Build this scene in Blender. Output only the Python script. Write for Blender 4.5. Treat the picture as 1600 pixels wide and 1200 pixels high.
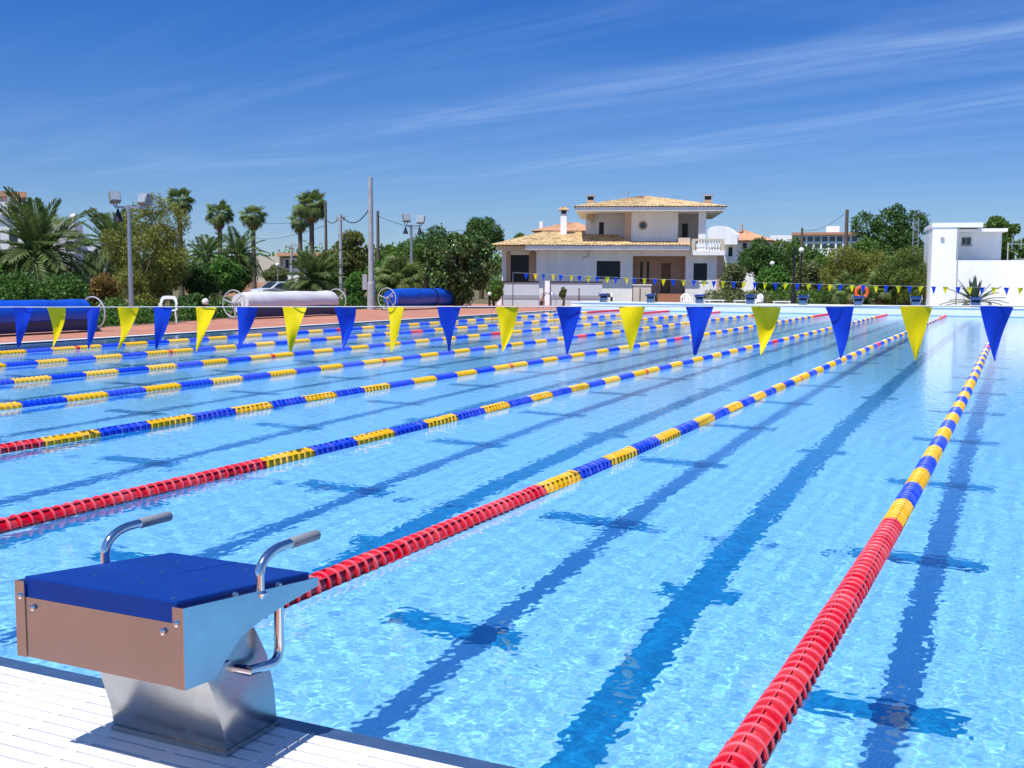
import bpy, bmesh, math, random
import numpy as np
from mathutils import Matrix, Vector, Euler

sc = bpy.context.scene
for o in list(bpy.data.objects):
    bpy.data.objects.remove(o)
COL = sc.collection
R_ = math.radians

# ------------------------------------------------------------------ camera
F_PX, CX, CY, CZ, YAW, PITCH, ROLL = 1692.69, 0.6584, -2.0361, 1.5301, 0.4393, -0.0962, 0.0047
cam = bpy.data.cameras.new('camera')
camo = bpy.data.objects.new('camera', cam)
COL.objects.link(camo)
sc.camera = camo
cam.sensor_width = 36
cam.lens = 36 * F_PX / 1600
cam.clip_start = .02
cam.clip_end = 4000
FW = Vector((-math.sin(YAW) * math.cos(PITCH), math.cos(YAW) * math.cos(PITCH), math.sin(PITCH)))
RT = Vector((math.cos(YAW), math.sin(YAW), 0))
UP = RT.cross(FW)
RT, UP = RT * math.cos(ROLL) + UP * math.sin(ROLL), UP * math.cos(ROLL) - RT * math.sin(ROLL)
CAM = Vector((CX, CY, CZ))
camo.matrix_world = Matrix(((RT.x, UP.x, -FW.x, CX), (RT.y, UP.y, -FW.y, CY), (RT.z, UP.z, -FW.z, CZ), (0, 0, 0, 1)))

# ------------------------------------------------------------------ sky and sun
SUN = Vector((-.11, -.46, 1)).normalized()
w = bpy.data.worlds.new('World')
sc.world = w
w.use_nodes = True
nt = w.node_tree
bg = nt.nodes['Background']
sky = nt.nodes.new('ShaderNodeTexSky')
sky.sky_type = 'NISHITA'
sky.sun_disc = False
sky.sun_elevation = math.asin(SUN.z)
sky.sun_rotation = math.atan2(SUN.x, SUN.y)
sky.air_density = 1.0
sky.dust_density = 0.0
sky.ozone_density = 1.5
bg.inputs[1].default_value = .1


def mth(op, a, b=None, tree=nt, clamp=False):
    n = tree.nodes.new('ShaderNodeMath')
    n.operation = op
    n.use_clamp = clamp
    for i, v in enumerate((a, b)):
        if v is None:
            continue
        if isinstance(v, (int, float)):
            n.inputs[i].default_value = v
        else:
            tree.links.new(v, n.inputs[i])
    return n.outputs[0]


tint = nt.nodes.new('ShaderNodeMix')
tint.data_type = 'RGBA'
tint.blend_type = 'MULTIPLY'
tint.inputs[0].default_value = 1
nt.links.new(sky.outputs[0], tint.inputs[6])
# clear deep blue away from the sun, raised and paler towards it to fill shade
sunv = nt.nodes.new('ShaderNodeVectorMath')
sunv.operation = 'DOT_PRODUCT'
tcs = nt.nodes.new('ShaderNodeTexCoord')
nt.links.new(tcs.outputs['Generated'], sunv.inputs[0])
sunv.inputs[1].default_value = SUN
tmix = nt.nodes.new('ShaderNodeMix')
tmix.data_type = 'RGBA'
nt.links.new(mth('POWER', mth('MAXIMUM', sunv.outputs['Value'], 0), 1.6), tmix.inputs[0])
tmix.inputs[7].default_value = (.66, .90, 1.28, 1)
hz_ = nt.nodes.new('ShaderNodeMapRange')
hz_.interpolation_type = 'SMOOTHSTEP'
sz_ = nt.nodes.new('ShaderNodeSeparateXYZ')
nt.links.new(tcs.outputs['Generated'], sz_.inputs[0])
nt.links.new(sz_.outputs[2], hz_.inputs[0])
hz_.inputs[1].default_value = 0.0
hz_.inputs[2].default_value = .30
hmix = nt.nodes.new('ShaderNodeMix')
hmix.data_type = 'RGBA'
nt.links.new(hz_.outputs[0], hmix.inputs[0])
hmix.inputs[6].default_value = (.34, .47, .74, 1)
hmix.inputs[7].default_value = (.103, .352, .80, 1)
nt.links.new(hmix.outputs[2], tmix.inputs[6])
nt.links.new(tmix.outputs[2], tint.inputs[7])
# thin cirrus: direction projected on a flat layer high above the place
tc = nt.nodes.new('ShaderNodeTexCoord')
sx = nt.nodes.new('ShaderNodeSeparateXYZ')
nt.links.new(tc.outputs['Generated'], sx.inputs[0])
zz = mth('MAXIMUM', sx.outputs[2], .03)
px_ = mth('DIVIDE', sx.outputs[0], zz)
py_ = mth('DIVIDE', sx.outputs[1], zz)


def cirrus(ang, offset, width, along, across, seed, lo, hi, f0=-7.2, f1=-3.2):
    c, s = math.cos(ang), math.sin(ang)
    a = mth('ADD', mth('MULTIPLY', px_, c), mth('MULTIPLY', py_, s))
    b = mth('ADD', mth('MULTIPLY', px_, -s), mth('MULTIPLY', py_, c))
    cb = nt.nodes.new('ShaderNodeCombineXYZ')
    nt.links.new(mth('MULTIPLY', a, along), cb.inputs[0])
    nt.links.new(mth('MULTIPLY', b, across), cb.inputs[1])
    cb.inputs[2].default_value = seed
    nz = nt.nodes.new('ShaderNodeTexNoise')
    nz.inputs['Scale'].default_value = 1
    nz.inputs['Detail'].default_value = 9
    nz.inputs['Roughness'].default_value = .62
    nz.inputs['Distortion'].default_value = .7
    nt.links.new(cb.outputs[0], nz.inputs[0])
    mr = nt.nodes.new('ShaderNodeMapRange')
    mr.interpolation_type = 'SMOOTHSTEP'
    nt.links.new(nz.outputs[0], mr.inputs[0])
    mr.inputs[1].default_value = lo
    mr.inputs[2].default_value = hi
    out = mr.outputs[0]
    if width:
        d = mth('DIVIDE', mth('SUBTRACT', b, offset), width)
        g = mth('POWER', 2.718, mth('MULTIPLY', mth('MULTIPLY', d, d), -1))
        fade = nt.nodes.new('ShaderNodeMapRange')
        fade.interpolation_type = 'SMOOTHSTEP'
        nt.links.new(a, fade.inputs[0])
        fade.inputs[1].default_value = f0
        fade.inputs[2].default_value = f1
        out = mth('MULTIPLY', out, mth('MULTIPLY', g, fade.outputs[0]))
    return out


c1 = cirrus(-.328, 4.62, .34, .7, 3.4, 2.1, .26, .84, -7.8, -4.6)
c2 = cirrus(-.566, 5.65, .50, .6, 3.2, 7.4, .30, .86, -10.5, -6.5)
c4 = cirrus(-.45, 4.1, .22, .6, 3.0, 9.3, .25, .80, -6.5, -3.0)
c3 = cirrus(-.40, 0, 0, .30, 1.3, 4.2, .40, .90)
cl = mth('ADD', mth('ADD', mth('MULTIPLY', c1, .36), mth('MULTIPLY', c2, .30)), mth('ADD', mth('MULTIPLY', c3, .17), mth('MULTIPLY', c4, .16)), clamp=True)
cmix = nt.nodes.new('ShaderNodeMix')
cmix.data_type = 'RGBA'
nt.links.new(cl, cmix.inputs[0])
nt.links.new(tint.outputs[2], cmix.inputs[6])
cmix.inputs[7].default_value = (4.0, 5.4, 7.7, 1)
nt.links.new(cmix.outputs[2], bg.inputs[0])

sl = bpy.data.lights.new('sun', 'SUN')
sl.energy = 4.0
sl.angle = R_(.53)
sl.color = (1, .96, .90)
sl.cycles.is_caustics_light = True
slo = bpy.data.objects.new('sun', sl)
COL.objects.link(slo)
slo.rotation_euler = SUN.to_track_quat('Z', 'Y').to_euler()

vs = sc.view_settings
vs.view_transform = 'Standard'
vs.look = 'None'
vs.gamma = 1
vs.use_curve_mapping = False
vs.exposure = 0.5
cy = sc.cycles
cy.use_denoising = True
cy.caustics_refractive = True
cy.caustics_reflective = True
cy.sample_clamp_indirect = 4
cy.max_bounces = 12
cy.transmission_bounces = 8
cy.transparent_max_bounces = 8
cy.glossy_bounces = 8
cy.diffuse_bounces = 5
cy.adaptive_threshold = .02

# ------------------------------------------------------------------ helpers


def at(u, v, dep):
    """world point seen at photo pixel (u, v) that lies dep metres in front of the camera"""
    return CAM + (FW + RT * ((u - 800) / F_PX) + UP * ((600 - v) / F_PX)) * dep


def base_at(u, dep, z=0.0):
    p = at(u, 436, dep)
    return Vector((p.x, p.y, z))


def ztop(u, v, dep):
    return at(u, v, dep).z


def mppx(dep):
    return dep / F_PX


MATS = {}


def mat(name, col, rough=.6, metal=0.0, var=0.0, scale=6.0, bump=0.0, bscale=60.0, island=0.0, each=0.0, spec=None, trans=0.0, stretch=None, col2=None):
    """procedural material: base colour with noise variation, fine relief, per-piece variation"""
    if name in MATS:
        return MATS[name]
    m = bpy.data.materials.new(name)
    m.use_nodes = True
    t = m.node_tree
    b = t.nodes['Principled BSDF']
    b.inputs['Roughness'].default_value = rough
    b.inputs['Metallic'].default_value = metal
    if spec is not None:
        b.inputs['Specular IOR Level'].default_value = spec
    rgb = t.nodes.new('ShaderNodeRGB')
    rgb.outputs[0].default_value = (*col, 1)
    out = rgb.outputs[0]
    tcn = t.nodes.new('ShaderNodeTexCoord')
    vec = tcn.outputs['Object']
    if stretch:
        mp = t.nodes.new('ShaderNodeMapping')
        mp.inputs['Scale'].default_value = stretch
        t.links.new(vec, mp.inputs[0])
        vec = mp.outputs[0]
    if var or col2:
        nz = t.nodes.new('ShaderNodeTexNoise')
        nz.inputs['Scale'].default_value = scale
        nz.inputs['Detail'].default_value = 6
        nz.inputs['Roughness'].default_value = .6
        t.links.new(vec, nz.inputs[0])
        mr = t.nodes.new('ShaderNodeMapRange')
        t.links.new(nz.outputs[0], mr.inputs[0])
        mr.inputs[1].default_value = .3
        mr.inputs[2].default_value = .7
        if col2:
            mx = t.nodes.new('ShaderNodeMix')
            mx.data_type = 'RGBA'
            t.links.new(mr.outputs[0], mx.inputs[0])
            mx.inputs[6].default_value = (*col, 1)
            mx.inputs[7].default_value = (*col2, 1)
            out = mx.outputs[2]
        if var:
            hsv = t.nodes.new('ShaderNodeHueSaturation')
            mr2 = t.nodes.new('ShaderNodeMapRange')
            t.links.new(nz.outputs[0], mr2.inputs[0])
            mr2.inputs[1].default_value = .3
            mr2.inputs[2].default_value = .7
            mr2.inputs[3].default_value = 1 - var
            mr2.inputs[4].default_value = 1 + var
            t.links.new(mr2.outputs[0], hsv.inputs['Value'])
            t.links.new(out, hsv.inputs['Color'])
            out = hsv.outputs[0]
    if island:
        geo = t.nodes.new('ShaderNodeNewGeometry')
        hsv = t.nodes.new('ShaderNodeHueSaturation')
        t.links.new(mth('ADD', mth('MULTIPLY', geo.outputs['Random Per Island'], 2 * island, t), 1 - island, t), hsv.inputs['Value'])
        t.links.new(mth('ADD', mth('MULTIPLY', geo.outputs['Random Per Island'], .05, t), .475, t), hsv.inputs['Hue'])
        t.links.new(out, hsv.inputs['Color'])
        out = hsv.outputs[0]
    if each:
        oi_ = t.nodes.new('ShaderNodeObjectInfo')
        hsv = t.nodes.new('ShaderNodeHueSaturation')
        t.links.new(mth('ADD', mth('MULTIPLY', oi_.outputs['Random'], 2 * each, t), 1 - each, t), hsv.inputs['Value'])
        t.links.new(mth('ADD', mth('MULTIPLY', oi_.outputs['Random'], -.12, t), 1.05, t), hsv.inputs['Saturation'])
        t.links.new(out, hsv.inputs['Color'])
        out = hsv.outputs[0]
    t.links.new(out, b.inputs['Base Color'])
    if bump:
        nb = t.nodes.new('ShaderNodeTexNoise')
        nb.inputs['Scale'].default_value = bscale
        nb.inputs['Detail'].default_value = 4
        t.links.new(vec, nb.inputs[0])
        bp = t.nodes.new('ShaderNodeBump')
        bp.inputs['Distance'].default_value = bump
        t.links.new(nb.outputs[0], bp.inputs['Height'])
        t.links.new(bp.outputs[0], b.inputs['Normal'])
    if trans:
        tr = t.nodes.new('ShaderNodeBsdfTranslucent')
        t.links.new(out, tr.inputs[0])
        mx = t.nodes.new('ShaderNodeMixShader')
        mx.inputs[0].default_value = trans
        t.links.new(b.outputs[0], mx.inputs[1])
        t.links.new(tr.outputs[0], mx.inputs[2])
        t.links.new(mx.outputs[0], t.nodes['Material Output'].inputs[0])
    MATS[name] = m
    return m


class MB:
    def __init__(s):
        s.v, s.f = [], []

    def add(s, vs_, fs_):
        o = len(s.v)
        s.v += [tuple(p) for p in vs_]
        s.f += [tuple(i + o for i in q) for q in fs_]
        return s

    def box(s, a, b, bev=0):
        x0, y0, z0 = (min(a[i], b[i]) for i in range(3))
        x1, y1, z1 = (max(a[i], b[i]) for i in range(3))
        vs_ = [(x, y, z) for z in (z0, z1) for y in (y0, y1) for x in (x0, x1)]
        return s.add(vs_, [(0, 2, 3, 1), (4, 5, 7, 6), (0, 1, 5, 4), (2, 6, 7, 3), (0, 4, 6, 2), (1, 3, 7, 5)])

    def bar(s, p, q, wd, ht):
        p, q = Vector(p), Vector(q)
        d = (q - p).normalized()
        a = d.cross(Vector((0, 0, 1)))
        if a.length < 1e-3:
            a = Vector((1, 0, 0))
        a.normalize()
        b = a.cross(d)
        vs_ = [pt + a * (i * wd / 2) + b * (j * ht / 2) for pt in (p, q) for i, j in ((-1, -1), (1, -1), (1, 1), (-1, 1))]
        return s.add(vs_, [(0, 1, 2, 3), (7, 6, 5, 4), (0, 4, 5, 1), (1, 5, 6, 2), (2, 6, 7, 3), (3, 7, 4, 0)])

    def tube(s, path, r, seg=10, cap=True):
        path = [Vector(p) for p in path]
        rs = r if isinstance(r, (list, tuple)) else [r] * len(path)
        n = len(path)
        nrm = None
        rings = []
        for i, p in enumerate(path):
            d = (path[min(i + 1, n - 1)] - path[max(i - 1, 0)]).normalized()
            if nrm is None:
                nrm = d.cross(Vector((0, 0, 1)))
                if nrm.length < 1e-3:
                    nrm = d.cross(Vector((0, 1, 0)))
            nrm = (nrm - d * nrm.dot(d)).normalized()
            bn = d.cross(nrm)
            rings.append([p + (nrm * math.cos(2 * math.pi * k / seg) + bn * math.sin(2 * math.pi * k / seg)) * rs[i] for k in range(seg)])
        vs_ = [q for ring in rings for q in ring]
        fs_ = [(i * seg + k, i * seg + (k + 1) % seg, (i + 1) * seg + (k + 1) % seg, (i + 1) * seg + k) for i in range(n - 1) for k in range(seg)]
        if cap:
            fs_ += [tuple(range(seg))[::-1], tuple((n - 1) * seg + k for k in range(seg))]
        return s.add(vs_, fs_)

    def lathe(s, prof, seg=16, origin=(0, 0, 0), axis='z', cap=True):
        """prof: list of (radius, height)"""
        vs_ = []
        for r, h in prof:
            for k in range(seg):
                c, d = r * math.cos(2 * math.pi * k / seg), r * math.sin(2 * math.pi * k / seg)
                p = (c, d, h) if axis == 'z' else ((c, h, d) if axis == 'y' else (h, c, d))
                vs_.append((p[0] + origin[0], p[1] + origin[1], p[2] + origin[2]))
        n = len(prof)
        fs_ = [(i * seg + k, i * seg + (k + 1) % seg, (i + 1) * seg + (k + 1) % seg, (i + 1) * seg + k) for i in range(n - 1) for k in range(seg)]
        if cap:
            fs_ += [tuple(range(seg))[::-1], tuple((n - 1) * seg + k for k in range(seg))]
        return s.add(vs_, fs_)

    def prism(s, poly, a, b, axis='x'):
        """poly in the two other axes, extruded from a to b along axis"""
        n = len(poly)

        def P(t, q):
            return (t, q[0], q[1]) if axis == 'x' else ((q[0], t, q[1]) if axis == 'y' else (q[0], q[1], t))
        vs_ = [P(a, q) for q in poly] + [P(b, q) for q in poly]
        fs_ = [tuple(range(n)), tuple(range(2 * n - 1, n - 1, -1))] + [(i, n + i, n + (i + 1) % n, (i + 1) % n) for i in range(n)]
        return s.add(vs_, fs_)

    def torus(s, c, R, r, n=28, seg=8, axis='y'):
        c = Vector(c)
        vs_ = []
        for i in range(n):
            a = 2 * math.pi * i / n
            for k in range(seg):
                b = 2 * math.pi * k / seg
                q, h = R + r * math.cos(b), r * math.sin(b)
                p = (q * math.cos(a), h, q * math.sin(a)) if axis == 'y' else ((h, q * math.cos(a), q * math.sin(a)) if axis == 'x' else (q * math.cos(a), q * math.sin(a), h))
                vs_.append(c + Vector(p))
        fs_ = [(i * seg + k, i * seg + (k + 1) % seg, ((i + 1) % n) * seg + (k + 1) % seg, ((i + 1) % n) * seg + k) for i in range(n) for k in range(seg)]
        return s.add(vs_, fs_)

    def ball(s, c, r, nu=14, nv=8):
        rx, ry, rz = r if isinstance(r, (tuple, list)) else (r, r, r)
        prof = []
        vs_ = []
        for j in range(nv + 1):
            th = math.pi * j / nv
            for i in range(nu):
                a = 2 * math.pi * i / nu
                vs_.append((c[0] + rx * math.sin(th) * math.cos(a), c[1] + ry * math.sin(th) * math.sin(a), c[2] + rz * math.cos(th)))
        fs_ = [(j * nu + i, (j + 1) * nu + i, (j + 1) * nu + (i + 1) % nu, j * nu + (i + 1) % nu) for j in range(nv) for i in range(nu)]
        return s.add(vs_, fs_)

    def xf(s, m):
        s.v = [tuple(m @ Vector(p)) for p in s.v]
        return s

    def build(s, name, m, parent=None, smooth=False, world=False, bevel=0, angle=40):
        if world and parent is not None:
            root = parent
            while root.parent:
                root = root.parent
            inv = root.matrix_basis.inverted()
            s.xf(inv)
        me = bpy.data.meshes.new(name)
        me.from_pydata(s.v, [], s.f)
        bmx = bmesh.new()
        bmx.from_mesh(me)
        bmesh.ops.recalc_face_normals(bmx, faces=bmx.faces)
        if bevel:
            bmesh.ops.bevel(bmx, geom=[e for e in bmx.edges if len(e.link_faces) == 2 and e.calc_face_angle(0) > .5], offset=bevel, segments=2, affect='EDGES', profile=.6)
        bmx.to_mesh(me)
        bmx.free()
        if smooth:
            for p in me.polygons:
                p.use_smooth = True
            me.set_sharp_from_angle(angle=R_(angle))
        return link(name, me, m, parent)


def link(name, me, m, parent=None):
    if m is not None and not me.materials:
        me.materials.append(m)
    o = bpy.data.objects.new(name, me)
    COL.objects.link(o)
    if parent is not None:
        o.parent = parent
    return o


def tag(o, label=None, cat=None, group=None, kind=None):
    if label:
        o['label'] = label
    if cat:
        o['category'] = cat
    if group:
        o['group'] = group
    if kind:
        o['kind'] = kind
    return o


def thing(name, label, cat, loc=(0, 0, 0), rotz=0.0, group=None):
    o = bpy.data.objects.new(name, None)
    o.empty_display_size = .2
    COL.objects.link(o)
    o.matrix_basis = Matrix.Translation(Vector(loc)) @ Matrix.Rotation(rotz, 4, 'Z')
    return tag(o, label, cat, group)


def dup(o, parent=None):
    c = o.copy()
    COL.objects.link(c)
    c.parent = parent
    for ch in list(KIDS(o)):
        dup(ch, c)
    return c


def KIDS(o):
    return [c for c in bpy.data.objects if c.parent is o]


def arc(p0, pc, p1, n=7):
    """quadratic bend"""
    p0, pc, p1 = Vector(p0), Vector(pc), Vector(p1)
    return [p0 * (1 - t) ** 2 + pc * 2 * t * (1 - t) + p1 * t * t for t in [i / n for i in range(n + 1)]]


def fast_mesh(name, V, Fq, smooth=False):
    """numpy verts, quads (n,4) or tris (n,3)"""
    me = bpy.data.meshes.new(name)
    k = Fq.shape[1]
    me.vertices.add(len(V))
    me.vertices.foreach_set('co', np.ascontiguousarray(V, dtype=np.float32).ravel())
    me.loops.add(Fq.size)
    me.loops.foreach_set('vertex_index', np.ascontiguousarray(Fq, dtype=np.int32).ravel())
    me.polygons.add(len(Fq))
    me.polygons.foreach_set('loop_start', np.arange(0, Fq.size, k, dtype=np.int32))
    if smooth:
        me.polygons.foreach_set('use_smooth', np.ones(len(Fq), dtype=bool))
    me.update(calc_edges=True)
    return me


# ------------------------------------------------------------------ materials
M_tile = mat('pool_tile', (.17, .58, .93), .35, var=.05, scale=14, col2=(.21, .63, .95))


def mosaic(name, ca, cb, grout, sz, rough=.3):
    m = bpy.data.materials.new(name)
    m.use_nodes = True
    t = m.node_tree
    b = t.nodes['Principled BSDF']
    b.inputs['Roughness'].default_value = rough
    tcn = t.nodes.new('ShaderNodeTexCoord')
    br = t.nodes.new('ShaderNodeTexBrick')
    br.offset = 0
    br.inputs['Color1'].default_value = (*ca, 1)
    br.inputs['Color2'].default_value = (*cb, 1)
    br.inputs['Mortar'].default_value = (*grout, 1)
    br.inputs['Scale'].default_value = 1
    br.inputs['Brick Width'].default_value = sz
    br.inputs['Row Height'].default_value = sz
    br.inputs['Mortar Size'].default_value = sz * .07
    t.links.new(tcn.outputs['Object'], br.inputs[0])
    nz = t.nodes.new('ShaderNodeTexNoise')
    nz.inputs['Scale'].default_value = 26
    nz.inputs['Detail'].default_value = 5
    t.links.new(tcn.outputs['Object'], nz.inputs[0])
    hsv = t.nodes.new('ShaderNodeHueSaturation')
    t.links.new(br.outputs[0], hsv.inputs['Color'])
    t.links.new(mth('ADD', mth('MULTIPLY', nz.outputs[0], .30, t), .85, t), hsv.inputs['Value'])
    t.links.new(hsv.outputs[0], b.inputs['Base Color'])
    return m


M_tile = mosaic('pool_mosaic', (.235, .63, .94), (.285, .69, .955), (.44, .77, .955), .05)
M_line = mat('lane_line_tile', (.003, .22, .48), .35, var=.15, scale=20)
M_wallt = mat('pool_wall_tile', (.10, .38, .62), .3, var=.1, scale=8)
M_white = mat('white_tile', (.80, .81, .82), .35, var=.04, scale=3)
M_grate = mat('white_grating', (.78, .78, .77), .45, var=.09, scale=5, bump=.0006, bscale=300)
M_dark = mat('dark_channel', (.03, .035, .04), .9, var=.2)
M_coping = mat('slate_blue_edge_tile', (.045, .085, .17), .25, var=.15, scale=12)
M_red = mat('float_red', (.62, .018, .035), .3, var=.08, each=.06, scale=30, spec=.5)
M_yel = mat('float_yellow', (.80, .44, .008), .32, var=.08, each=.06, scale=30)
M_blu = mat('float_blue', (.015, .06, .62), .32, var=.08, each=.06, scale=30)
M_cable = mat('steel_cable', (.5, .5, .5), .35, 1.0)
M_steel = mat('brushed_steel', (.48, .54, .57), .22, 1.0, var=.045, scale=5, bump=.0003, bscale=220)
M_steel3 = mat('side_plate_steel', (.54, .56, .57), .17, 1.0, var=.10, scale=9)
M_steel2 = mat('dull_steel', (.44, .44, .44), .22, 1.0, var=.05, scale=30, bump=.0003, bscale=200)
M_chrome = mat('polished_steel_tube', (.75, .74, .72), .12, 1.0, var=.03, scale=20)
M_grip = mat('grey_knurled_grip', (.24, .26, .28), .5, var=.1, scale=60, bump=.0005, bscale=500)
M_pad = mat('blue_platform', (.001, .034, .235), .5, var=.14, scale=7, bump=.0006, bscale=420, spec=.2)
M_flagB = mat('pennant_blue', (.001, .055, .62), .38, var=.06, scale=10, trans=.25)
M_flagY = mat('pennant_yellow', (.98, .82, .0), .38, var=.05, scale=10, trans=.4)
M_cord = mat('grey_cord', (.55, .55, .55), .7, var=.1, scale=60)


def paving(name, c1, c2, mortar, bw, bh, rough=.8):
    m = bpy.data.materials.new(name)
    m.use_nodes = True
    t = m.node_tree
    b = t.nodes['Principled BSDF']
    b.inputs['Roughness'].default_value = rough
    tcn = t.nodes.new('ShaderNodeTexCoord')
    br = t.nodes.new('ShaderNodeTexBrick')
    br.inputs['Color1'].default_value = (*c1, 1)
    br.inputs['Color2'].default_value = (*c2, 1)
    br.inputs['Mortar'].default_value = (*mortar, 1)
    br.inputs['Scale'].default_value = 1
    br.inputs['Brick Width'].default_value = bw
    br.inputs['Row Height'].default_value = bh
    br.inputs['Mortar Size'].default_value = .006
    t.links.new(tcn.outputs['Object'], br.inputs[0])
    nz = t.nodes.new('ShaderNodeTexNoise')
    nz.inputs['Scale'].default_value = .7
    nz.inputs['Detail'].default_value = 7
    t.links.new(tcn.outputs['Object'], nz.inputs[0])
    hsv = t.nodes.new('ShaderNodeHueSaturation')
    t.links.new(br.outputs[0], hsv.inputs['Color'])
    t.links.new(mth('ADD', mth('MULTIPLY', nz.outputs[0], .7, t), .65, t), hsv.inputs['Value'])
    t.links.new(hsv.outputs[0], b.inputs['Base Color'])
    bp = t.nodes.new('ShaderNodeBump')
    bp.inputs['Distance'].default_value = .004
    t.links.new(br.outputs['Fac'], bp.inputs['Height'])
    bp.invert = True
    t.links.new(bp.outputs[0], b.inputs['Normal'])
    return m


M_brick = paving('terracotta_paving', (.43, .175, .105), (.50, .215, .135), (.33, .19, .14), .24, .12)


def ground_mat():
    m = mat('dry_ground', (.20, .13, .075), .95, var=.25, scale=.35, col2=(.07, .09, .03), bump=.03, bscale=4)
    return m


M_ground = ground_mat()

# ------------------------------------------------------------------ pool, decks, ground
PX0, PX1, PY0, PY1, DEPTH = -20.15, 5.0, 0.19, 50.0, 1.95
EZ = .40
mb = MB()
x0, x1, y0, y1 = -20.4, 5.3, -14.0, 53.0
mb.add([(-900, -300, 0), (900, -300, 0), (900, 1600, 0), (-900, 1600, 0), (x0, y0, 0), (x1, y0, 0), (x1, y1, 0), (x0, y1, 0)],
       [(0, 1, 5, 4), (1, 2, 6, 5), (2, 3, 7, 6), (3, 0, 4, 7)])
tag(mb.build('ground', M_ground), kind='structure')

mb = MB()
mb.add([(PX0, PY0, -DEPTH), (PX1, PY0, -DEPTH), (PX1, PY1, -DEPTH), (PX0, PY1, -DEPTH)], [(0, 1, 2, 3)])
basin = tag(mb.build('pool_floor', M_tile), kind='structure')
basin.cycles.is_caustics_receiver = True
RECV = [basin]
mb = MB()
for a, b in (((PX0, PY0), (PX1, PY0)), ((PX1, PY0), (PX1, PY1)), ((PX1, PY1), (PX0, PY1)), ((PX0, PY1), (PX0, PY0))):
    mb.add([(*a, -DEPTH), (*b, -DEPTH), (*b, .02), (*a, .02)], [(0, 1, 2, 3)])
pw = tag(mb.build('pool_wall', M_wallt), kind='structure')
RECV.append(pw)

ME = MB().box((-.125, 0, 0), (.125, 46, .004)).build('lane_line', M_line, basin)
ME.location = (-1.25, 2, -DEPTH)
RECV.append(ME)
for k in range(-2, 8):
    if k:
        o = ME.copy()
        COL.objects.link(o)
        o.location.x = -1.25 - 2.5 * k
        RECV.append(o)
C1 = MB().box((-.47, -.12, 0), (.47, .12, .006)).build('cross_mark', M_line, basin)
C2 = MB().box((-.26, -.11, 0), (.26, .11, .008)).build('short_mark', M_line, basin)
first1 = first2 = True
for k in range(-1, 8):
    for j in range(19):
        o = C1 if first1 else C1.copy()
        if not first1:
            COL.objects.link(o)
        first1 = False
        o.location = (-2.5 * k + .02, 3.8 + 2.5 * j, -DEPTH)
        RECV.append(o)
    for j in range(9):
        o = C2 if first2 else C2.copy()
        if not first2:
            COL.objects.link(o)
        first2 = False
        o.location = (-2.5 * k - 1.25, 5 + 5 * j, -DEPTH)
        RECV.append(o)
    e = C1.copy()
    COL.objects.link(e)
    e.location = (-2.5 * k - 1.25, 48.07, -DEPTH)
    RECV.append(e)
for o in RECV:
    o.cycles.is_caustics_receiver = True

# side copings, level with the water
tag(MB().box((-20.4, -.4, -.1), (-20.15, 52.5, .03)).build('pool_coping', M_white, bevel=.008), kind='structure')
tag(MB().box((5.0, -.4, -.1), (5.3, 52.5, .03)).build('pool_coping', M_white, bevel=.008), kind='structure')
# far raised end: white tiled wall and platform
fe = tag(MB().box((-20.45, 50.002, -.6), (9, 52.6, EZ - .03)).build('end_platform', M_white), kind='structure')
MB().box((-20.47, 49.97, EZ - .05), (9.02, 50.35, EZ)).build('edge_tile', M_white, fe, bevel=.006)
MB().box((-20.46, 50.3, EZ - .031), (9.01, 52.61, EZ - .004)).build('paving_slab', mat('pale_paving', (.62, .60, .57), .8, var=.08, scale=2), fe)
# near raised end
ne = tag(MB().box((-20.4, -14, -.6), (5.3, .115, .31)).build('end_platform', M_dark), kind='structure')
tag(MB().box((-20.4, -14, .31), (5.3, -.60, EZ - .004)).build('near_deck', M_brick), kind='structure')
MB().prism([(.115, EZ - .004), (.182, EZ - .010), (.19, EZ - .018), (.19, -.6), (.115, -.6)], -20.4, 5.3).build('edge_tile', M_coping, ne)
PITCH_S = .047
nsl = 15
slat = MB().box((-7, -(PITCH_S - .009) / 2, .355), (4.5, (PITCH_S - .009) / 2, EZ)).build('slat', M_grate, ne, bevel=.0012)
slat.location.y = .113 - PITCH_S / 2
for i in range(1, nsl):
    o = slat.copy()
    COL.objects.link(o)
    o.location.y = .113 - PITCH_S * (i + .5)
rib = MB().box((-.013, .113 - PITCH_S * nsl, .352), (.013, .110, EZ - .0015)).build('cross_rib', M_grate, ne)
rib.location.x = -6.95
for i in range(1, 53):
    o = rib.copy()
    COL.objects.link(o)
    o.location.x = -6.95 + .215 * i
# left deck
tag(MB().prism([(-23.6, -14), (-20.402, -14), (-20.402, 57.5), (-30.5, 57.5), (-28.9, 43), (-25.7, 28), (-24.2, 21), (-23.8, 12)], -.1, .024, 'z').build('pool_deck', M_brick), kind='structure')
tag(MB().box((-27.6, 52.62, -.1), (14, 57.5, .02)).build('far_deck', mat('pale_path', (.56, .50, .44), .85, var=.12, scale=.8)), kind='structure')


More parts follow.
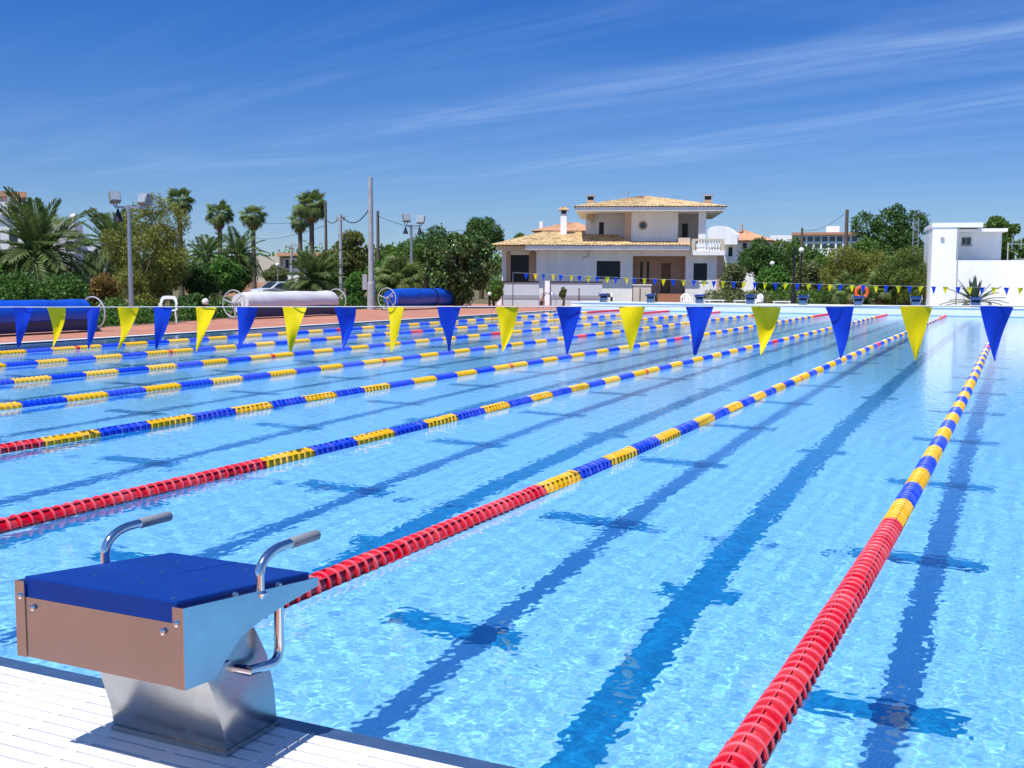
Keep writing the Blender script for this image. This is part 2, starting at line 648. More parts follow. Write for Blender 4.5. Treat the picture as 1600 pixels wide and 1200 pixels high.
# water surface
LONG_SLOPE, SHORT_CURV, RIPPLE = .009, .46, .0030
def build_water():
    rng = np.random.default_rng(5)
    xs, ys = [PX1], [PY0]
    while xs[-1] > PX0:
        d = abs(xs[-1] - .4)
        xs.append(xs[-1] - max(.0115, .0115 * ((d + 1.2) / 3.6) ** 1.15))
    xs[-1] = PX0
    while ys[-1] < PY1:
        ys.append(ys[-1] + max(.0115, .0115 * ((ys[-1] + 2) / 4.6) ** 1.35))
    ys[-1] = PY1
    X, Y = np.meshgrid(np.array(xs[::-1]), np.array(ys))
    Z = np.zeros_like(X)
    gx = np.abs(np.gradient(np.array(xs[::-1])))
    gy = np.abs(np.gradient(np.array(ys)))
    sp = np.maximum(gx[None, :], gy[:, None])

    def wave(lam, th, a):
        k = 2 * math.pi / lam
        fade = np.clip((lam / sp - 2.3) / 1.5, 0, 1)      # only waves the grid can carry
        return a * fade * np.sin(k * (math.cos(th) * X + math.sin(th) * Y) + rng.uniform(0, 6.28))
    for i in range(18):
        lam = .11 * 3.2 ** rng.random()
        Z += wave(lam, rng.normal(1.3, 1.1), LONG_SLOPE * math.sqrt(2 / 18) * lam / (2 * math.pi) * rng.uniform(.7, 1.3))
    for i in range(60):
        lam = .036 * 2.6 ** rng.random()
        Z += wave(lam, rng.normal(1.2, 1.3), SHORT_CURV * math.sqrt(2 / 60) * (lam / (2 * math.pi)) ** 2 * rng.uniform(.7, 1.3))
    ny, nx = X.shape
    I = np.arange(ny * nx).reshape(ny, nx)
    Fq = np.stack([I[:-1, :-1], I[:-1, 1:], I[1:, 1:], I[1:, :-1]], -1).reshape(-1, 4)
    me = fast_mesh('water', np.stack([X.ravel(), Y.ravel(), Z.ravel()], 1), Fq, True)
    m = bpy.data.materials.new('pool_water')
    m.use_nodes = True
    t = m.node_tree
    t.nodes.clear()
    out = t.nodes.new('ShaderNodeOutputMaterial')
    g = t.nodes.new('ShaderNodeBsdfGlass')
    g.inputs['IOR'].default_value = 1.333
    g.inputs['Roughness'].default_value = 0
    g.inputs['Color'].default_value = (.95, .985, 1, 1)
    tcn = t.nodes.new('ShaderNodeTexCoord')
    nz = t.nodes.new('ShaderNodeTexNoise')
    nz.inputs['Scale'].default_value = 13
    nz.inputs['Detail'].default_value = 1.2
    nz.inputs['Roughness'].default_value = .55
    t.links.new(tcn.outputs['Object'], nz.inputs[0])
    bp = t.nodes.new('ShaderNodeBump')
    bp.inputs['Distance'].default_value = RIPPLE
    t.links.new(nz.outputs[0], bp.inputs['Height'])
    t.links.new(bp.outputs[0], g.inputs['Normal'])
    t.links.new(g.outputs[0], out.inputs[0])
    o = tag(link('water', me, m), kind='structure')
    o.cycles.is_caustics_caster = True


build_water()

# ------------------------------------------------------------------ lane ropes
PIT = 1 / 12


def float_mesh(name, n, detail=True):
    """n ridged discs in a row along +Y starting at 0"""
    prof = []
    for i in range(n):
        y = i * PIT
        prof += [(.058, y + .004), (.070, y + .008), (.0745, y + .011), (.0745, y + .021), (.070, y + .024), (.058, y + .030), (.056, y + .055), (.057, y + PIT - .001)]
    mbb = MB().lathe(prof, 18 if detail else 12, axis='y')
    if detail:
        for i in range(n):
            y = i * PIT
            for q in range(6):
                a = math.pi / 3 * q + 1.9
                c, s_ = math.cos(a), math.sin(a)
                t_ = Vector((-s_, 0, c)) * .0016
                pts = [Vector((c * r, yy, s_ * r)) for r, yy in ((.046, y + .018), (.073, y + .018), (.071, y + PIT + .010), (.046, y + PIT + .008))]
                mbb.add([p + t_ for p in pts] + [p - t_ for p in pts], [(0, 1, 2, 3), (7, 6, 5, 4), (1, 5, 6, 2)])
    me = bpy.data.meshes.new(name)
    me.from_pydata(mbb.v, [], mbb.f)
    for p in me.polygons:
        p.use_smooth = True
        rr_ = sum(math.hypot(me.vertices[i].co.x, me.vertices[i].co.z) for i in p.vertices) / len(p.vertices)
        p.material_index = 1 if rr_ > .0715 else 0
    me.set_sharp_from_angle(angle=R_(28))
    return me


half = [(0.5, 5.0, 'r')]
for i in range(14):
    half.append((5 + i * 2 / 3, 5 + (i + 1) * 2 / 3, 'yb'[i % 2]))
half += [(14.333, 14.95, 'y'), (14.95, 15.05, 'r'), (15.05, 15.667, 'y')]
st = 9.0 / 13
for i in range(13):
    half.append((15.667 + i * st, 15.667 + (i + 1) * st, 'by'[i % 2]))
full = half + [(24.667, 25.333, 'r')] + [(50 - b, 50 - a, c) for a, b, c in half[::-1]]
FM = {'r': M_red, 'y': M_yel, 'b': M_blu}
FR = {'r': mat('float_red_rim', (.78, .10, .13), .35, var=.08, each=.06, scale=30), 'y': mat('float_yellow_rim', (.84, .50, .02), .35, var=.08, each=.06, scale=30), 'b': mat('float_blue_rim', (.022, .085, .68), .35, var=.08, each=.06, scale=30)}  # paler rims: sky reflection on the ridges put into the colour
single = {c: float_mesh('float', 1) for c in 'ryb'}
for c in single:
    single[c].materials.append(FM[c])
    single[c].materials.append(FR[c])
runs = {}
rope_x = [-.014, -2.417, -4.90, -7.39, -10.02, -12.53, -15.07, -17.65]
near_to = [16.0, 14.0, 12.0, 10.5, 0, 0, 0, 0]
near_from = [.5, 1.3, 1.6, 3.2, 0, 0, 0, 0]
ordw = ['nearest lane rope, running from the bottom right edge of the picture', 'second lane rope, its red end passing behind the blue starting block',
        'third lane rope, its red end running off the left edge above the starting block', 'fourth lane rope, last one whose red end shows at the left edge',
        'fifth lane rope from the bottom right, in the middle of the pool', 'sixth lane rope from the bottom right, third from the terracotta deck',
        'seventh lane rope from the bottom right, second from the terracotta deck', 'farthest lane rope, next to the terracotta deck on the left']
for k, rx in enumerate(rope_x):
    t = thing('lane_rope', 'floating ' + ordw[k], 'lane rope', (rx, 0, .004), 0, 'lane ropes dividing the pool')
    MB().tube([(0, .16, .05), (0, .5, 0), (0, 25, 0), (0, 49.5, 0), (0, 50, .05)], .004, 6).build('cable', M_cable, t)
    rnd = random.Random(k)
    for a, b, c in full:
        n = max(1, round((b - a) / PIT))
        drift = lambda y: .035 * math.sin(y * .16 + k * 1.3) * math.sin(math.pi * min(1, y / 50)) - (.13 * math.exp(-y / 2.2) if k < 2 else 0)
        if a < near_to[k]:
            for i in range(n):
                y = a + i * (b - a) / n
                if y < near_from[k]:
                    continue
                o = link('float', single[c], None, t)
                o.location = (drift(y), y, rnd.uniform(-.002, .002))
                o.rotation_euler = (0, rnd.uniform(-.03, .03) + .35 * math.sin(y * .9 + k), rnd.uniform(-.035, .035))
                o.scale = (.95, 1, .95)
        else:
            key = (c, n)
            if key not in runs:
                runs[key] = float_mesh('float_run', n, False)
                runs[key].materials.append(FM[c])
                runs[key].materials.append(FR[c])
            o = link('float_run', runs[key], None, t)
            o.location = (drift(a), a, 0)
            o.rotation_euler.z = -math.atan2(drift(b) - drift(a), b - a)
            o.scale = (.95, (b - a) / (n * PIT), .95)

# ------------------------------------------------------------------ starting block (near)


def make_block(loc):
    t = thing('starting_block', 'steel starting block with blue platform on the white slatted deck in front', 'starting block', loc)
    zf = lambda y: .43 - (y + .3125) * (.055 / .49)
    # pedestal
    prof = [(-.0985, .012), (-.109, .07), (-.138, .16), (-.185, .262), (-.02, .32), (.02, .275), (.062, .20), (.087, .11), (.0985, .012)]
    pb = MB().prism(prof, -.178, .178).build('pedestal', M_steel2, t, bevel=.004, smooth=True, angle=30)
    MB().box((-.182, -.1025, 0), (.182, .1025, .0125)).build('foot_plate', M_steel2, pb)
    # side plates
    sp = [(-.3125, .25), (-.3125, .43), (.1775, .375), (.1775, .354), (.05, .343), (-.05, .330), (-.1265, .311), (-.18, .274), (-.2165, .243)]
    for s in (-1, 1):
        o = MB().prism(sp, s * .252, s * .246).build('side_plate', M_steel3, t)
        MB().add([(s * .2465, -.3125, .25), (s * .222, -.3125, .25), (s * .222, -.3125, .43), (s * .2465, -.3125, .43),
                  (s * .2465, -.3075, .25), (s * .222, -.3075, .25), (s * .222, -.3075, .427), (s * .2465, -.3075, .427)],
                 [(0, 1, 2, 3), (7, 6, 5, 4), (0, 4, 5, 1), (2, 6, 7, 3), (1, 5, 6, 2), (0, 3, 7, 4)]).build('front_flange', M_steel, o)
        MB().prism([(-.309, zf(-.309) - .001), (.1765, zf(.1765) - .001), (.1765, zf(.1765) - .005), (-.309, zf(-.309) - .005)], s * .2455, s * .232).build('top_flange', M_steel, o)
    MB().box((-.221, -.3095, .2505), (.221, -.3045, .393)).build('front_panel', M_steel, t)
    MB().prism([(-.30, .255), (-.30, .262), (-.15, .262), (-.15, .255)], -.24, .24).build('under_plate', M_steel2, t)
    # blue platform in two boards with a fine seam
    pad = MB().prism([(-.3035, zf(-.306) - .050), (-.306, zf(-.306) + .012), (.172, zf(.172) + .012), (.172, zf(.172) - .012)], -.229, .229).build('platform', M_pad, t, bevel=.006)
    MB().prism([(-.05, zf(-.05) + .0135), (.165, zf(.165) + .0135), (.165, zf(.165) + .0115), (-.05, zf(-.05) + .0115)], -.0012, .0012).build('seam', mat('seam_line', (.02, .10, .40), .5), pad)
    for bx, by in ((-.115, -.20), (.03, -.20), (.115, -.08), (-.1, .06), (.1, .085), (-.03, -.07), (.205, -.29), (-.205, -.29)):
        MB().lathe([(.0055, 0), (.0055, .0015), (.0025, .0028)], 10, (bx, by, zf(by) + .012)).build('screw', M_chrome, pad)
    for bx, bz in ((-.234, .395), (.234, .395), (-.195, .372), (.195, .372)):
        MB().lathe([(.0075, -.3125), (.0075, -.316), (.0035, -.3195)], 12, (bx, 0, bz), axis='y').build('bolt', M_chrome, t)
    # grab handles
    for s in (-1, 1):
        X = s * .243
        zb = zf(-.045) - .010
        path = [(X, -.045, zb - .01), (X, -.045, zb + .04)] + arc((X, -.045, zb + .045), (X, -.038, zb + .088), (X, .03, zb + .095), 8) + [(X, .085, zb + .095)]
        h = MB().tube(path, .0118, 14).build('grab_handle', M_chrome, t, smooth=True)
        MB().tube([(X, .075, zb + .095), (X, .078, zb + .095), (X, .184, zb + .093), (X, .188, zb + .093)], [.0125, .0138, .0138, .011], 14).build('grip', M_grip, h, smooth=True)
        MB().lathe([(.019, zb - .002), (.019, zb + .004), (.0135, zb + .009)], 16, (X, -.045, 0)).build('collar', M_chrome, h)
        for by in (-.13, .03):
            MB().lathe([(.008, 0), (.008, .004), (.004, .007)], 10, (s * .24, by, zf(by))).build('bolt', M_chrome, t)
        X2 = s * .212
        path = [(X2, .066, .345), (X2, .066, .235)] + arc((X2, .066, .225), (X2, .064, .186), (X2, .025, .19), 7) + [(X2, -.05, .20), (s * .17, -.06, .205)]
        MB().tube(path, .0125, 14).build('backstroke_bar', M_chrome, t, smooth=True)
    return t


blk = make_block((-1.18, .0125, EZ))
names = ['eighth', 'seventh', 'sixth', 'fifth', 'fourth', 'third', 'second', 'first']
far_desc = ['beside the spiky palm at the far end', 'right of the lifebuoy at the far end', 'in front of the orange lifebuoy at the far end',
            'between the lifebuoy and the black lamp post at the far end', 'beside the right white chair at the far end', 'right of the white chair nearest the house at the far end',
            'second from the left in the far row', 'leftmost in the far row of blocks']
for i in range(8):
    o = dup(blk)
    o['label'] = 'small blue-topped starting block ' + far_desc[i]
    o['group'] = 'starting blocks along the far end'
    o.matrix_basis = Matrix.Translation((-1.22 - 2.5 * i, 50.16, EZ)) @ Matrix.Rotation(math.pi, 4, 'Z')

# ------------------------------------------------------------------ pennant lines


def pennant(wd, ht, lean, bow, swing, mname, seed):
    """cloth triangle, top edge along X folded over the cord, hanging down"""
    rnd = random.Random(seed)
    nx, nz_ = 6, 9
    V, Q = [], []
    for side in (0, 1):
        for j in range(nz_ + 1):
            t_ = j / nz_
            half_w = wd / 2 * (1 - t_) + .0035
            for i in range(nx + 1):
                s_ = i / nx * 2 - 1
                x = s_ * half_w + lean * t_ ** 1.4
                y = bow * math.sin(math.pi * t_) * .6 + swing * t_ ** 1.3 + .016 * math.sin(s_ * 2.2 + seed) * (1 - .6 * t_) + .010 * math.sin(5 * t_ + s_ * 1.7 + seed * 2.1) + (.0012 if side else -.0012)
                V.append((x, y, -ht * t_ + .004 * math.cos(s_ * 1.5) - .004))
    n1 = (nx + 1) * (nz_ + 1)
    for j in range(nz_):
        for i in range(nx):
            a = j * (nx + 1) + i
            Q.append((a, a + 1, a + nx + 2, a + nx + 1))
            Q.append((n1 + a + nx + 1, n1 + a + nx + 2, n1 + a + 1, n1 + a))
    me = bpy.data.meshes.new('pennant')
    me.from_pydata(V, [], Q)
    for p in me.polygons:
        p.use_smooth = True
    me.materials.append(M_flagB if mname == 'b' else M_flagY)
    return me


def cord_z(x):
    return 1.379 + .0159 * x


fl = thing('pennant_line', 'near line of large blue and yellow pennants strung across the pool', 'pennants', (0, 5, 0))
fx = [-9.4, -8.95, -8.48, -8.02, -7.55, -7.14, -6.71, -6.30, -5.90, -5.44, -5.02, -4.55, -4.07, -3.62, -3.17, -2.69, -2.21, -1.75, -1.28, -.84, -.38, .07, .52, .97, 1.42]
MB().tube([(x, 0, cord_z(x) + .0012 * math.sin(x * 7)) for x in np.linspace(-21, 6, 60)], .0048, 6).build('cord', M_cord, fl)
rnd = random.Random(4)
for i, x in enumerate(fx):
    c = 'yb'[(i + 1) % 2]
    left = max(0, min(1, (-x - 2.0) / 5))
    me = pennant(.176 + rnd.uniform(-.008, .008), .322 + rnd.uniform(-.012, .012) + .05 * left, -.07 * left + rnd.uniform(-.02, .02), rnd.uniform(-.03, .09), rnd.uniform(-.06, .06) - .03 * left, c, i * 1.7)
    o = link('pennant', me, None, fl)
    o.location = (x, 0, cord_z(x))
    o.rotation_euler = (0, rnd.uniform(-.03, .03), rnd.uniform(-.25, .25) + .35 * left)

fl2 = thing('pennant_line', 'far line of small blue and yellow pennants in front of the house', 'pennants', (0, 45, 0))


def cz2(x):
    t_ = (x + 20.8) / 21.4
    return 1.83 - .95 * t_ + .42 * t_ * t_ + .0


MB().tube([(x, 0, cz2(x)) for x in np.linspace(-21.4, 5.5, 40)], .004, 5).build('cord', M_cord, fl2)
fbm = [pennant(.20, .30, rnd.uniform(-.02, .02), .03, rnd.uniform(-.03, .03), 'b', q) for q in range(3)]
fym = [pennant(.20, .30, rnd.uniform(-.02, .02), .03, rnd.uniform(-.03, .03), 'y', q + 5) for q in range(3)]
for i in range(50):
    x = -20.72 + .452 * i
    o = link('pennant', (fbm if i % 2 == 0 else fym)[rnd.randrange(3)], None, fl2)
    o.location = (x + rnd.uniform(-.03, .03), 0, cz2(x))
    o.rotation_euler = (0, rnd.uniform(-.12, .12), rnd.uniform(-.5, .5))
M_post = mat('grey_metal_post', (.16, .17, .18), .4, .6)
t = thing('flag_post', 'thin dark post holding the left end of the far pennant line', 'post', (-21.42, 45, 0))
MB().tube([(0, 0, .02), (0, 0, 1.2), (0, 0, 1.9)], .024, 8).build('post', M_post, t)
MB().lathe([(.09, .024), (.09, .04), (.03, .055)], 12).build('base_plate', M_post, t)
# ------------------------------------------------------------------ background materials
M_wall = mat('white_render', (.86, .84, .80), .85, var=.08, scale=1.6, stretch=(1, 1, .3), bump=.004, bscale=25)
M_wallbright = mat('whitewash', (.88, .88, .87), .85, var=.07, scale=1.6, stretch=(1, 1, .25), bump=.004, bscale=20)
M_tan = mat('sandstone', (.56, .38, .27), .8, var=.12, scale=3)
M_cream = mat('cream_render', (.62, .54, .42), .85, var=.08, scale=1)
M_green = mat('dark_green_shutter', (.006, .016, .013), .5, var=.2, scale=8, stretch=(1, 1, 20))
M_wood = mat('brown_door_wood', (.20, .095, .04), .5, var=.25, scale=5, stretch=(1, 1, .15))
M_glass = mat('window_glass', (.02, .03, .04), .08, 0, spec=.7)
M_conc = mat('grey_concrete', (.38, .39, .40), .85, var=.12, scale=3, bump=.003, bscale=40)
M_oldwood = mat('weathered_wood', (.13, .10, .08), .9, var=.25, scale=4, stretch=(1, 1, .2))
M_galv = mat('galvanised_pole', (.40, .41, .42), .45, .7, var=.08, scale=6)
M_lampgrey = mat('lamp_housing', (.26, .28, .26), .5, .2, var=.08, scale=8)
M_lampglass = mat('lamp_glass', (.30, .34, .38), .12, 0, spec=.8)
M_globe = mat('white_globe', (.80, .80, .78), .3)
M_black = mat('black_metal', (.015, .016, .018), .45, .3, var=.2)
M_plastic = mat('white_plastic', (.78, .78, .77), .35, var=.03)
M_covblue = mat('blue_cover', (.006, .075, .52), .4, var=.18, scale=3, bump=.006, bscale=12)
M_covnavy = mat('navy_cover', (.008, .03, .13), .5, var=.15, scale=3, bump=.006, bscale=12)
M_covwhite = mat('silver_cover', (.70, .69, .70), .42, var=.06, scale=2, bump=.004, bscale=10)
M_wheel = mat('grey_wheel_paint', (.55, .56, .57), .35, .2)
M_orange = mat('orange_ring', (.75, .10, .02), .45, var=.05)
M_step = mat('terracotta_step', (.36, .17, .09), .8, var=.15, scale=5)
M_trunk = mat('bark', (.10, .075, .05), .95, var=.3, scale=6, bump=.02, bscale=14)
M_palmtrunk = mat('palm_bark', (.16, .12, .085), .95, var=.3, scale=5, bump=.03, bscale=10)


def roof_mat(name, c1, c2, c3):
    m = bpy.data.materials.new(name)
    m.use_nodes = True
    t = m.node_tree
    b = t.nodes['Principled BSDF']
    b.inputs['Roughness'].default_value = .85
    tcn = t.nodes.new('ShaderNodeTexCoord')
    nz = t.nodes.new('ShaderNodeTexNoise')
    nz.inputs['Scale'].default_value = 2.6
    nz.inputs['Detail'].default_value = 6
    nz.inputs['Roughness'].default_value = .7
    t.links.new(tcn.outputs['Object'], nz.inputs[0])
    cr = t.nodes.new('ShaderNodeValToRGB')
    e = cr.color_ramp.elements
    e[0].position, e[0].color = .41, (*c3, 1)
    e[1].position, e[1].color = .64, (*c2, 1)
    q = cr.color_ramp.elements.new(.49)
    q.color = (*c1, 1)
    t.links.new(nz.outputs[0], cr.inputs[0])
    t.links.new(cr.outputs[0], b.inputs['Base Color'])
    return m


M_roof = roof_mat('weathered_clay_tile', (.54, .38, .19), (.63, .48, .26), (.24, .17, .08))
M_roof2 = roof_mat('salmon_clay_tile', (.56, .30, .17), (.62, .36, .20), (.42, .22, .12))


def leafm(name, col, island=.5, trans=.32, rough=.5):
    return mat(name, tuple(1.3 * q for q in col), rough, island=island, trans=trans, spec=.35)


L_dark = leafm('dark_leaf', (0.062, 0.12, 0.026))
L_mid = leafm('mid_leaf', (0.1, 0.17, 0.03))
L_olive = leafm('olive_needle', (0.175, 0.185, 0.034), .4)
L_bright = leafm('bright_leaf', (0.085, 0.19, 0.03))
L_grey = leafm('grey_green_leaf', (0.14, 0.165, 0.06))
L_rubber = leafm('glossy_leaf', (0.085, 0.13, 0.036), .55, .12, .22)
L_palm = leafm('palm_leaf', (0.095, 0.145, 0.04), .3)
L_fan = leafm('fan_leaf', (0.12, 0.165, 0.045), .35)
L_dead = leafm('dead_leaf', (.26, .17, .075), .35)
L_date = leafm('date_fruit', (.50, .19, .02), .3, .1)
L_agave = leafm('agave_leaf', (.055, .082, .05), .2, .1)
L_hedge = leafm('hedge_leaf', (0.065, 0.14, 0.022))

# ------------------------------------------------------------------ vegetation


def leaf_cloud(blobs, n, size, seed, aspect=.55, droop=0.0, solid=.35):
    """many small leaf faces spread through lumpy volumes; blobs: (centre, (rx, ry, rz))"""
    rg = np.random.default_rng(seed)
    wts = np.array([b[1][0] * b[1][1] + b[1][0] * b[1][2] for b in blobs])
    idx = rg.choice(len(blobs), n, p=wts / wts.sum())
    C_ = np.array([b[0] for b in blobs])[idx]
    Rr = np.array([b[1] for b in blobs])[idx]
    d = rg.normal(size=(n, 3))
    d /= np.linalg.norm(d, axis=1)[:, None]
    r = 1 - solid * rg.random(n) ** 1.5 + .10 * rg.normal(size=n)
    P = C_ + d * Rr * r[:, None]
    # leaf axes
    a = rg.normal(size=(n, 3)) + d * .8
    a[:, 2] -= droop
    a /= np.linalg.norm(a, axis=1)[:, None]
    b = np.cross(a, rg.normal(size=(n, 3)))
    b /= np.linalg.norm(b, axis=1)[:, None]
    s = size * rg.uniform(.6, 1.35, n)[:, None]
    V = np.stack([P - a * s * .5, P + b * s * aspect * .5 + a * s * .05, P + a * s * .5, P - b * s * aspect * .5 + a * s * .05], 1).reshape(-1, 3)
    F_ = np.arange(4 * n).reshape(n, 4)
    return V, F_


def lumps(c, r, n, seed, rel=.45):
    rg = random.Random(seed)
    out = [(Vector(c), tuple(q * .62 for q in r))]
    for i in range(n):
        while True:
            d = Vector((rg.uniform(-1, 1), rg.uniform(-1, 1), rg.uniform(-1, 1)))
            if .2 < d.length < 1:
                break
        k = rel * rg.uniform(.6, 1.2)
        d = d.normalized() * (1 - k * .8) * rg.uniform(.75, 1.05)
        m_ = min(r)
        rr = (max(m_, r[0] * .6) * k, max(m_, r[1] * .6) * k, max(m_ * .9, r[2] * .55) * k)
        out.append((Vector((c[0] + d.x * r[0], c[1] + d.y * r[1], c[2] + d.z * r[2])), rr))
    return out


def tree(name, label, u, dep, v0, v1, wpx, n, size, lm, seed, cat='tree', group=None, trunk=True, nl=11, aspect=.55, droop=0, depthr=.8, rel=.45, tip=None):
    """crown between photo rows v0 (top) and v1 (bottom), wpx wide, standing at distance dep"""
    b = base_at(u, dep)
    t = thing(name, label, cat, b, 0, group)
    zt, zb = ztop(u, v0, dep), max(.1, ztop(u, v1, dep))
    rz, rx = (zt - zb) / 2, wpx * mppx(dep) / 2
    c = (0, 0, zb + rz)
    bl = lumps(c, (rx, rx * depthr, rz), nl, seed, rel)
    if tip:
        for (du, dv, rp) in tip:
            q = at(u + du, dv, dep) - b
            bl.append((q, (rp * mppx(dep),) * 3))
    V, F_ = leaf_cloud(bl, n, size, seed, aspect, droop)
    if trunk:
        rg = random.Random(seed)
        tr = MB()
        h = zb + rz * .9
        r0 = max(.07, rx * .09)
        tr.tube([(0, 0, -.05), (rg.uniform(-.1, .1), rg.uniform(-.1, .1), h * .4), (rg.uniform(-.2, .2), 0, h)], [r0 * 1.3, r0, r0 * .45], 9)
        for q in range(5):
            e = bl[1 + q % (len(bl) - 1)][0]
            s0 = Vector((0, 0, h * rg.uniform(.35, .8)))
            tr.tube([s0, s0.lerp(e, .5) + Vector((0, 0, .1)), e], [r0 * .6, r0 * .4, r0 * .15], 6)
        tr.build('trunk', M_trunk, t, smooth=True)
    link('crown', fast_mesh('crown', V, F_), lm, t)
    return t


def feather_frond(L, droop, seed, n=26, wl=.30):
    rg = random.Random(seed)
    V, Q = [], []

    def P(t_):
        return Vector((L * t_ * (1 - .18 * droop * t_), 0, L * (-.55 * droop * t_ ** 2.2)))
    # rachis
    pts = [P(i / 8) for i in range(9)]
    m_ = MB().tube(pts, [.022 * L / 2 * (1 - .85 * i / 8) + .004 for i in range(9)], 5)
    for i in range(n):
        t_ = .12 + .88 * i / (n - 1)
        p = P(t_)
        d = (P(min(1, t_ + .02)) - P(t_ - .02)).normalized()
        ll = L * wl * (math.sin(math.pi * (.12 + .80 * t_)) ** .7) * rg.uniform(.85, 1.1)
        for s in (-1, 1):
            v = (d * .62 + Vector((0, s * .72, .28 - .35 * droop * t_ + rg.uniform(-.1, .1)))).normalized()
            tip = p + v * ll + Vector((0, 0, -.16 * ll))
            wv = d * (.030 * L * .5 + .008)
            mid = p + v * ll * .5
            o_ = len(m_.v)
            m_.v += [tuple(p - wv * .6), tuple(mid - wv), tuple(tip), tuple(mid + wv)]
            m_.f += [(o_, o_ + 1, o_ + 2, o_ + 3)]
    me = bpy.data.meshes.new('frond')
    me.from_pydata(m_.v, [], m_.f)
    return me


def fan_frond(L, droop, seed, n=20, pet=.5, spread=3.9):
    rg = random.Random(seed)
    m_ = MB().tube([(0, 0, 0), (L * pet * .5, 0, .02 * L), (L * pet, 0, 0)], .012 * L + .004, 5)
    c = Vector((L * pet, 0, 0))
    R = L * (1 - pet)
    for i in range(n):
        a = -spread / 2 + spread * i / (n - 1)
        w_ = spread / n * .62
        r = R * (1 - .10 * abs(a)) * rg.uniform(.9, 1.08)
        d = Vector((math.cos(a), math.sin(a), 0))
        e = Vector((-math.sin(a), math.cos(a), 0))
        up = Vector((0, 0, 1))
        m1 = c + d * r * .62 - up * r * (.10 + .12 * droop)
        tip = c + d * r * (1 - .15 * droop) - up * r * (.28 + .62 * droop)
        o_ = len(m_.v)
        m_.v += [tuple(c), tuple(m1 - e * w_ * r * .55 + up * .01), tuple(tip), tuple(m1 + e * w_ * r * .55 - up * .01)]
        m_.f += [(o_, o_ + 1, o_ + 2, o_ + 3)]
    me = bpy.data.meshes.new('frond')
    me.from_pydata(m_.v, [], m_.f)
    return me


FEATH = [[feather_frond(1.0, dr, q + 10 * dr) for q in range(2)] for dr in (.35, .8, 1.3)]
FANS = [[fan_frond(1.0, dr, q) for q in range(2)] for dr in (.15, .6, 1.1)]
for fam, lmx in ((FEATH, L_palm), (FANS, L_fan)):
    for row in fam:
        for me in row:
            me.materials.append(lmx)
DEADF = [fan_frond(1.0, 1.2, 30 + q, n=14, pet=.4, spread=2.2) for q in range(2)]
for me in DEADF:
    me.materials.append(L_dead)
DEADFE = feather_frond(1.0, 1.3, 77, n=18)
DEADFE.materials.append(L_dead)


def palm(name, label, u, dep, v_heart, v_base=None, frond_px=30, n=34, kind='fan', skirt=0, trunk_r=.14, seed=1, lean=0.0, group=None, tilt=(-35, 80), fruit=0, cat='palm tree'):
    b = base_at(u, dep)
    t = thing(name, label, cat, b, 0, group)
    h = ztop(u, v_heart, dep)
    rg = random.Random(seed)
    L = frond_px * mppx(dep)
    top = Vector((lean * h, 0, h))
    m_ = MB()
    npt = 14
    path = [Vector((lean * h * (i / npt) ** 1.5, 0, h * i / npt - .04)) for i in range(npt + 1)]
    m_.tube(path, [trunk_r * (1.25 - .35 * min(1, i / 4)) * (1.06 if i % 2 else .97) for i in range(npt + 1)], 10)
    m_.build('trunk', M_palmtrunk, t, smooth=True)
    fam = FEATH if kind == 'feather' else FANS
    for i in range(n):
        f = i / (n - 1)
        el = tilt[1] + (tilt[0] - tilt[1]) * f ** .8 + rg.uniform(-8, 8)
        az = i * 2.39996 + rg.uniform(-.25, .25)
        row = 0 if el > 42 else (1 if el > 8 else 2)
        o = link('frond', rg.choice(fam[row]), None, t)
        o.location = top + Vector((math.cos(az), math.sin(az), 0)) * trunk_r * .5 + Vector((0, 0, rg.uniform(-.1, .05) * L))
        s = L * rg.uniform(.85, 1.12)
        o.scale = (s, s, s)
        o.rotation_euler = (rg.uniform(-.3, .3), -R_(el), az)
    for i in range(skirt):
        az = i * 2.39996 + rg.uniform(-.3, .3)
        o = link('dead_frond', rg.choice(DEADF) if kind == 'fan' else DEADFE, None, t)
        o.location = top + Vector((math.cos(az), math.sin(az), 0)) * trunk_r * .7 - Vector((0, 0, rg.uniform(.0, .35) * L))
        s = L * rg.uniform(.6, .85)
        o.scale = (s, s, s)
        o.rotation_euler = (rg.uniform(-.3, .3), R_(rg.uniform(48, 78)), az)
    for i in range(fruit):
        az = rg.uniform(0, 6.28)
        c = top + Vector((math.cos(az), math.sin(az), 0)) * L * .28 - Vector((0, 0, L * .22))
        V, F_ = leaf_cloud([(c, (L * .07, L * .07, L * .13))], 160, L * .03, i + seed, .9)
        link('fruit_cluster', fast_mesh('fruit_cluster', V, F_), L_date, t)
    return t


G_w = 'tall fan palms against the sky'
palm('fan_palm', 'tall fan palm right of the floodlight mast, leftmost of the tall ones', 283, 70, 315, frond_px=24, n=40, skirt=22, trunk_r=.17, seed=3, group=G_w)
palm('fan_palm', 'tall slender fan palm, second of the tall ones from the left', 345, 78, 336, frond_px=24, n=36, skirt=18, trunk_r=.17, seed=5, group=G_w)
palm('fan_palm', 'tall slender fan palm above the left end of the silver cover reel', 397, 78, 338, frond_px=22, n=36, skirt=18, trunk_r=.17, seed=8, group=G_w)
palm('fan_palm', 'tallest fan palm of the pair left of the grey concrete poles', 488, 76, 322, frond_px=28, n=44, skirt=26, trunk_r=.18, seed=11, group=G_w)
palm('fan_palm', 'shorter fan palm of the pair left of the grey concrete poles', 470, 82, 345, frond_px=20, n=30, skirt=16, trunk_r=.17, seed=13, group=G_w)
palm('date_palm', 'large date palm with orange fruit above the blue cover reel at left', 62, 46, 392, frond_px=98, n=60, kind='feather', skirt=6, trunk_r=.32, seed=21, tilt=(-50, 86), fruit=5)
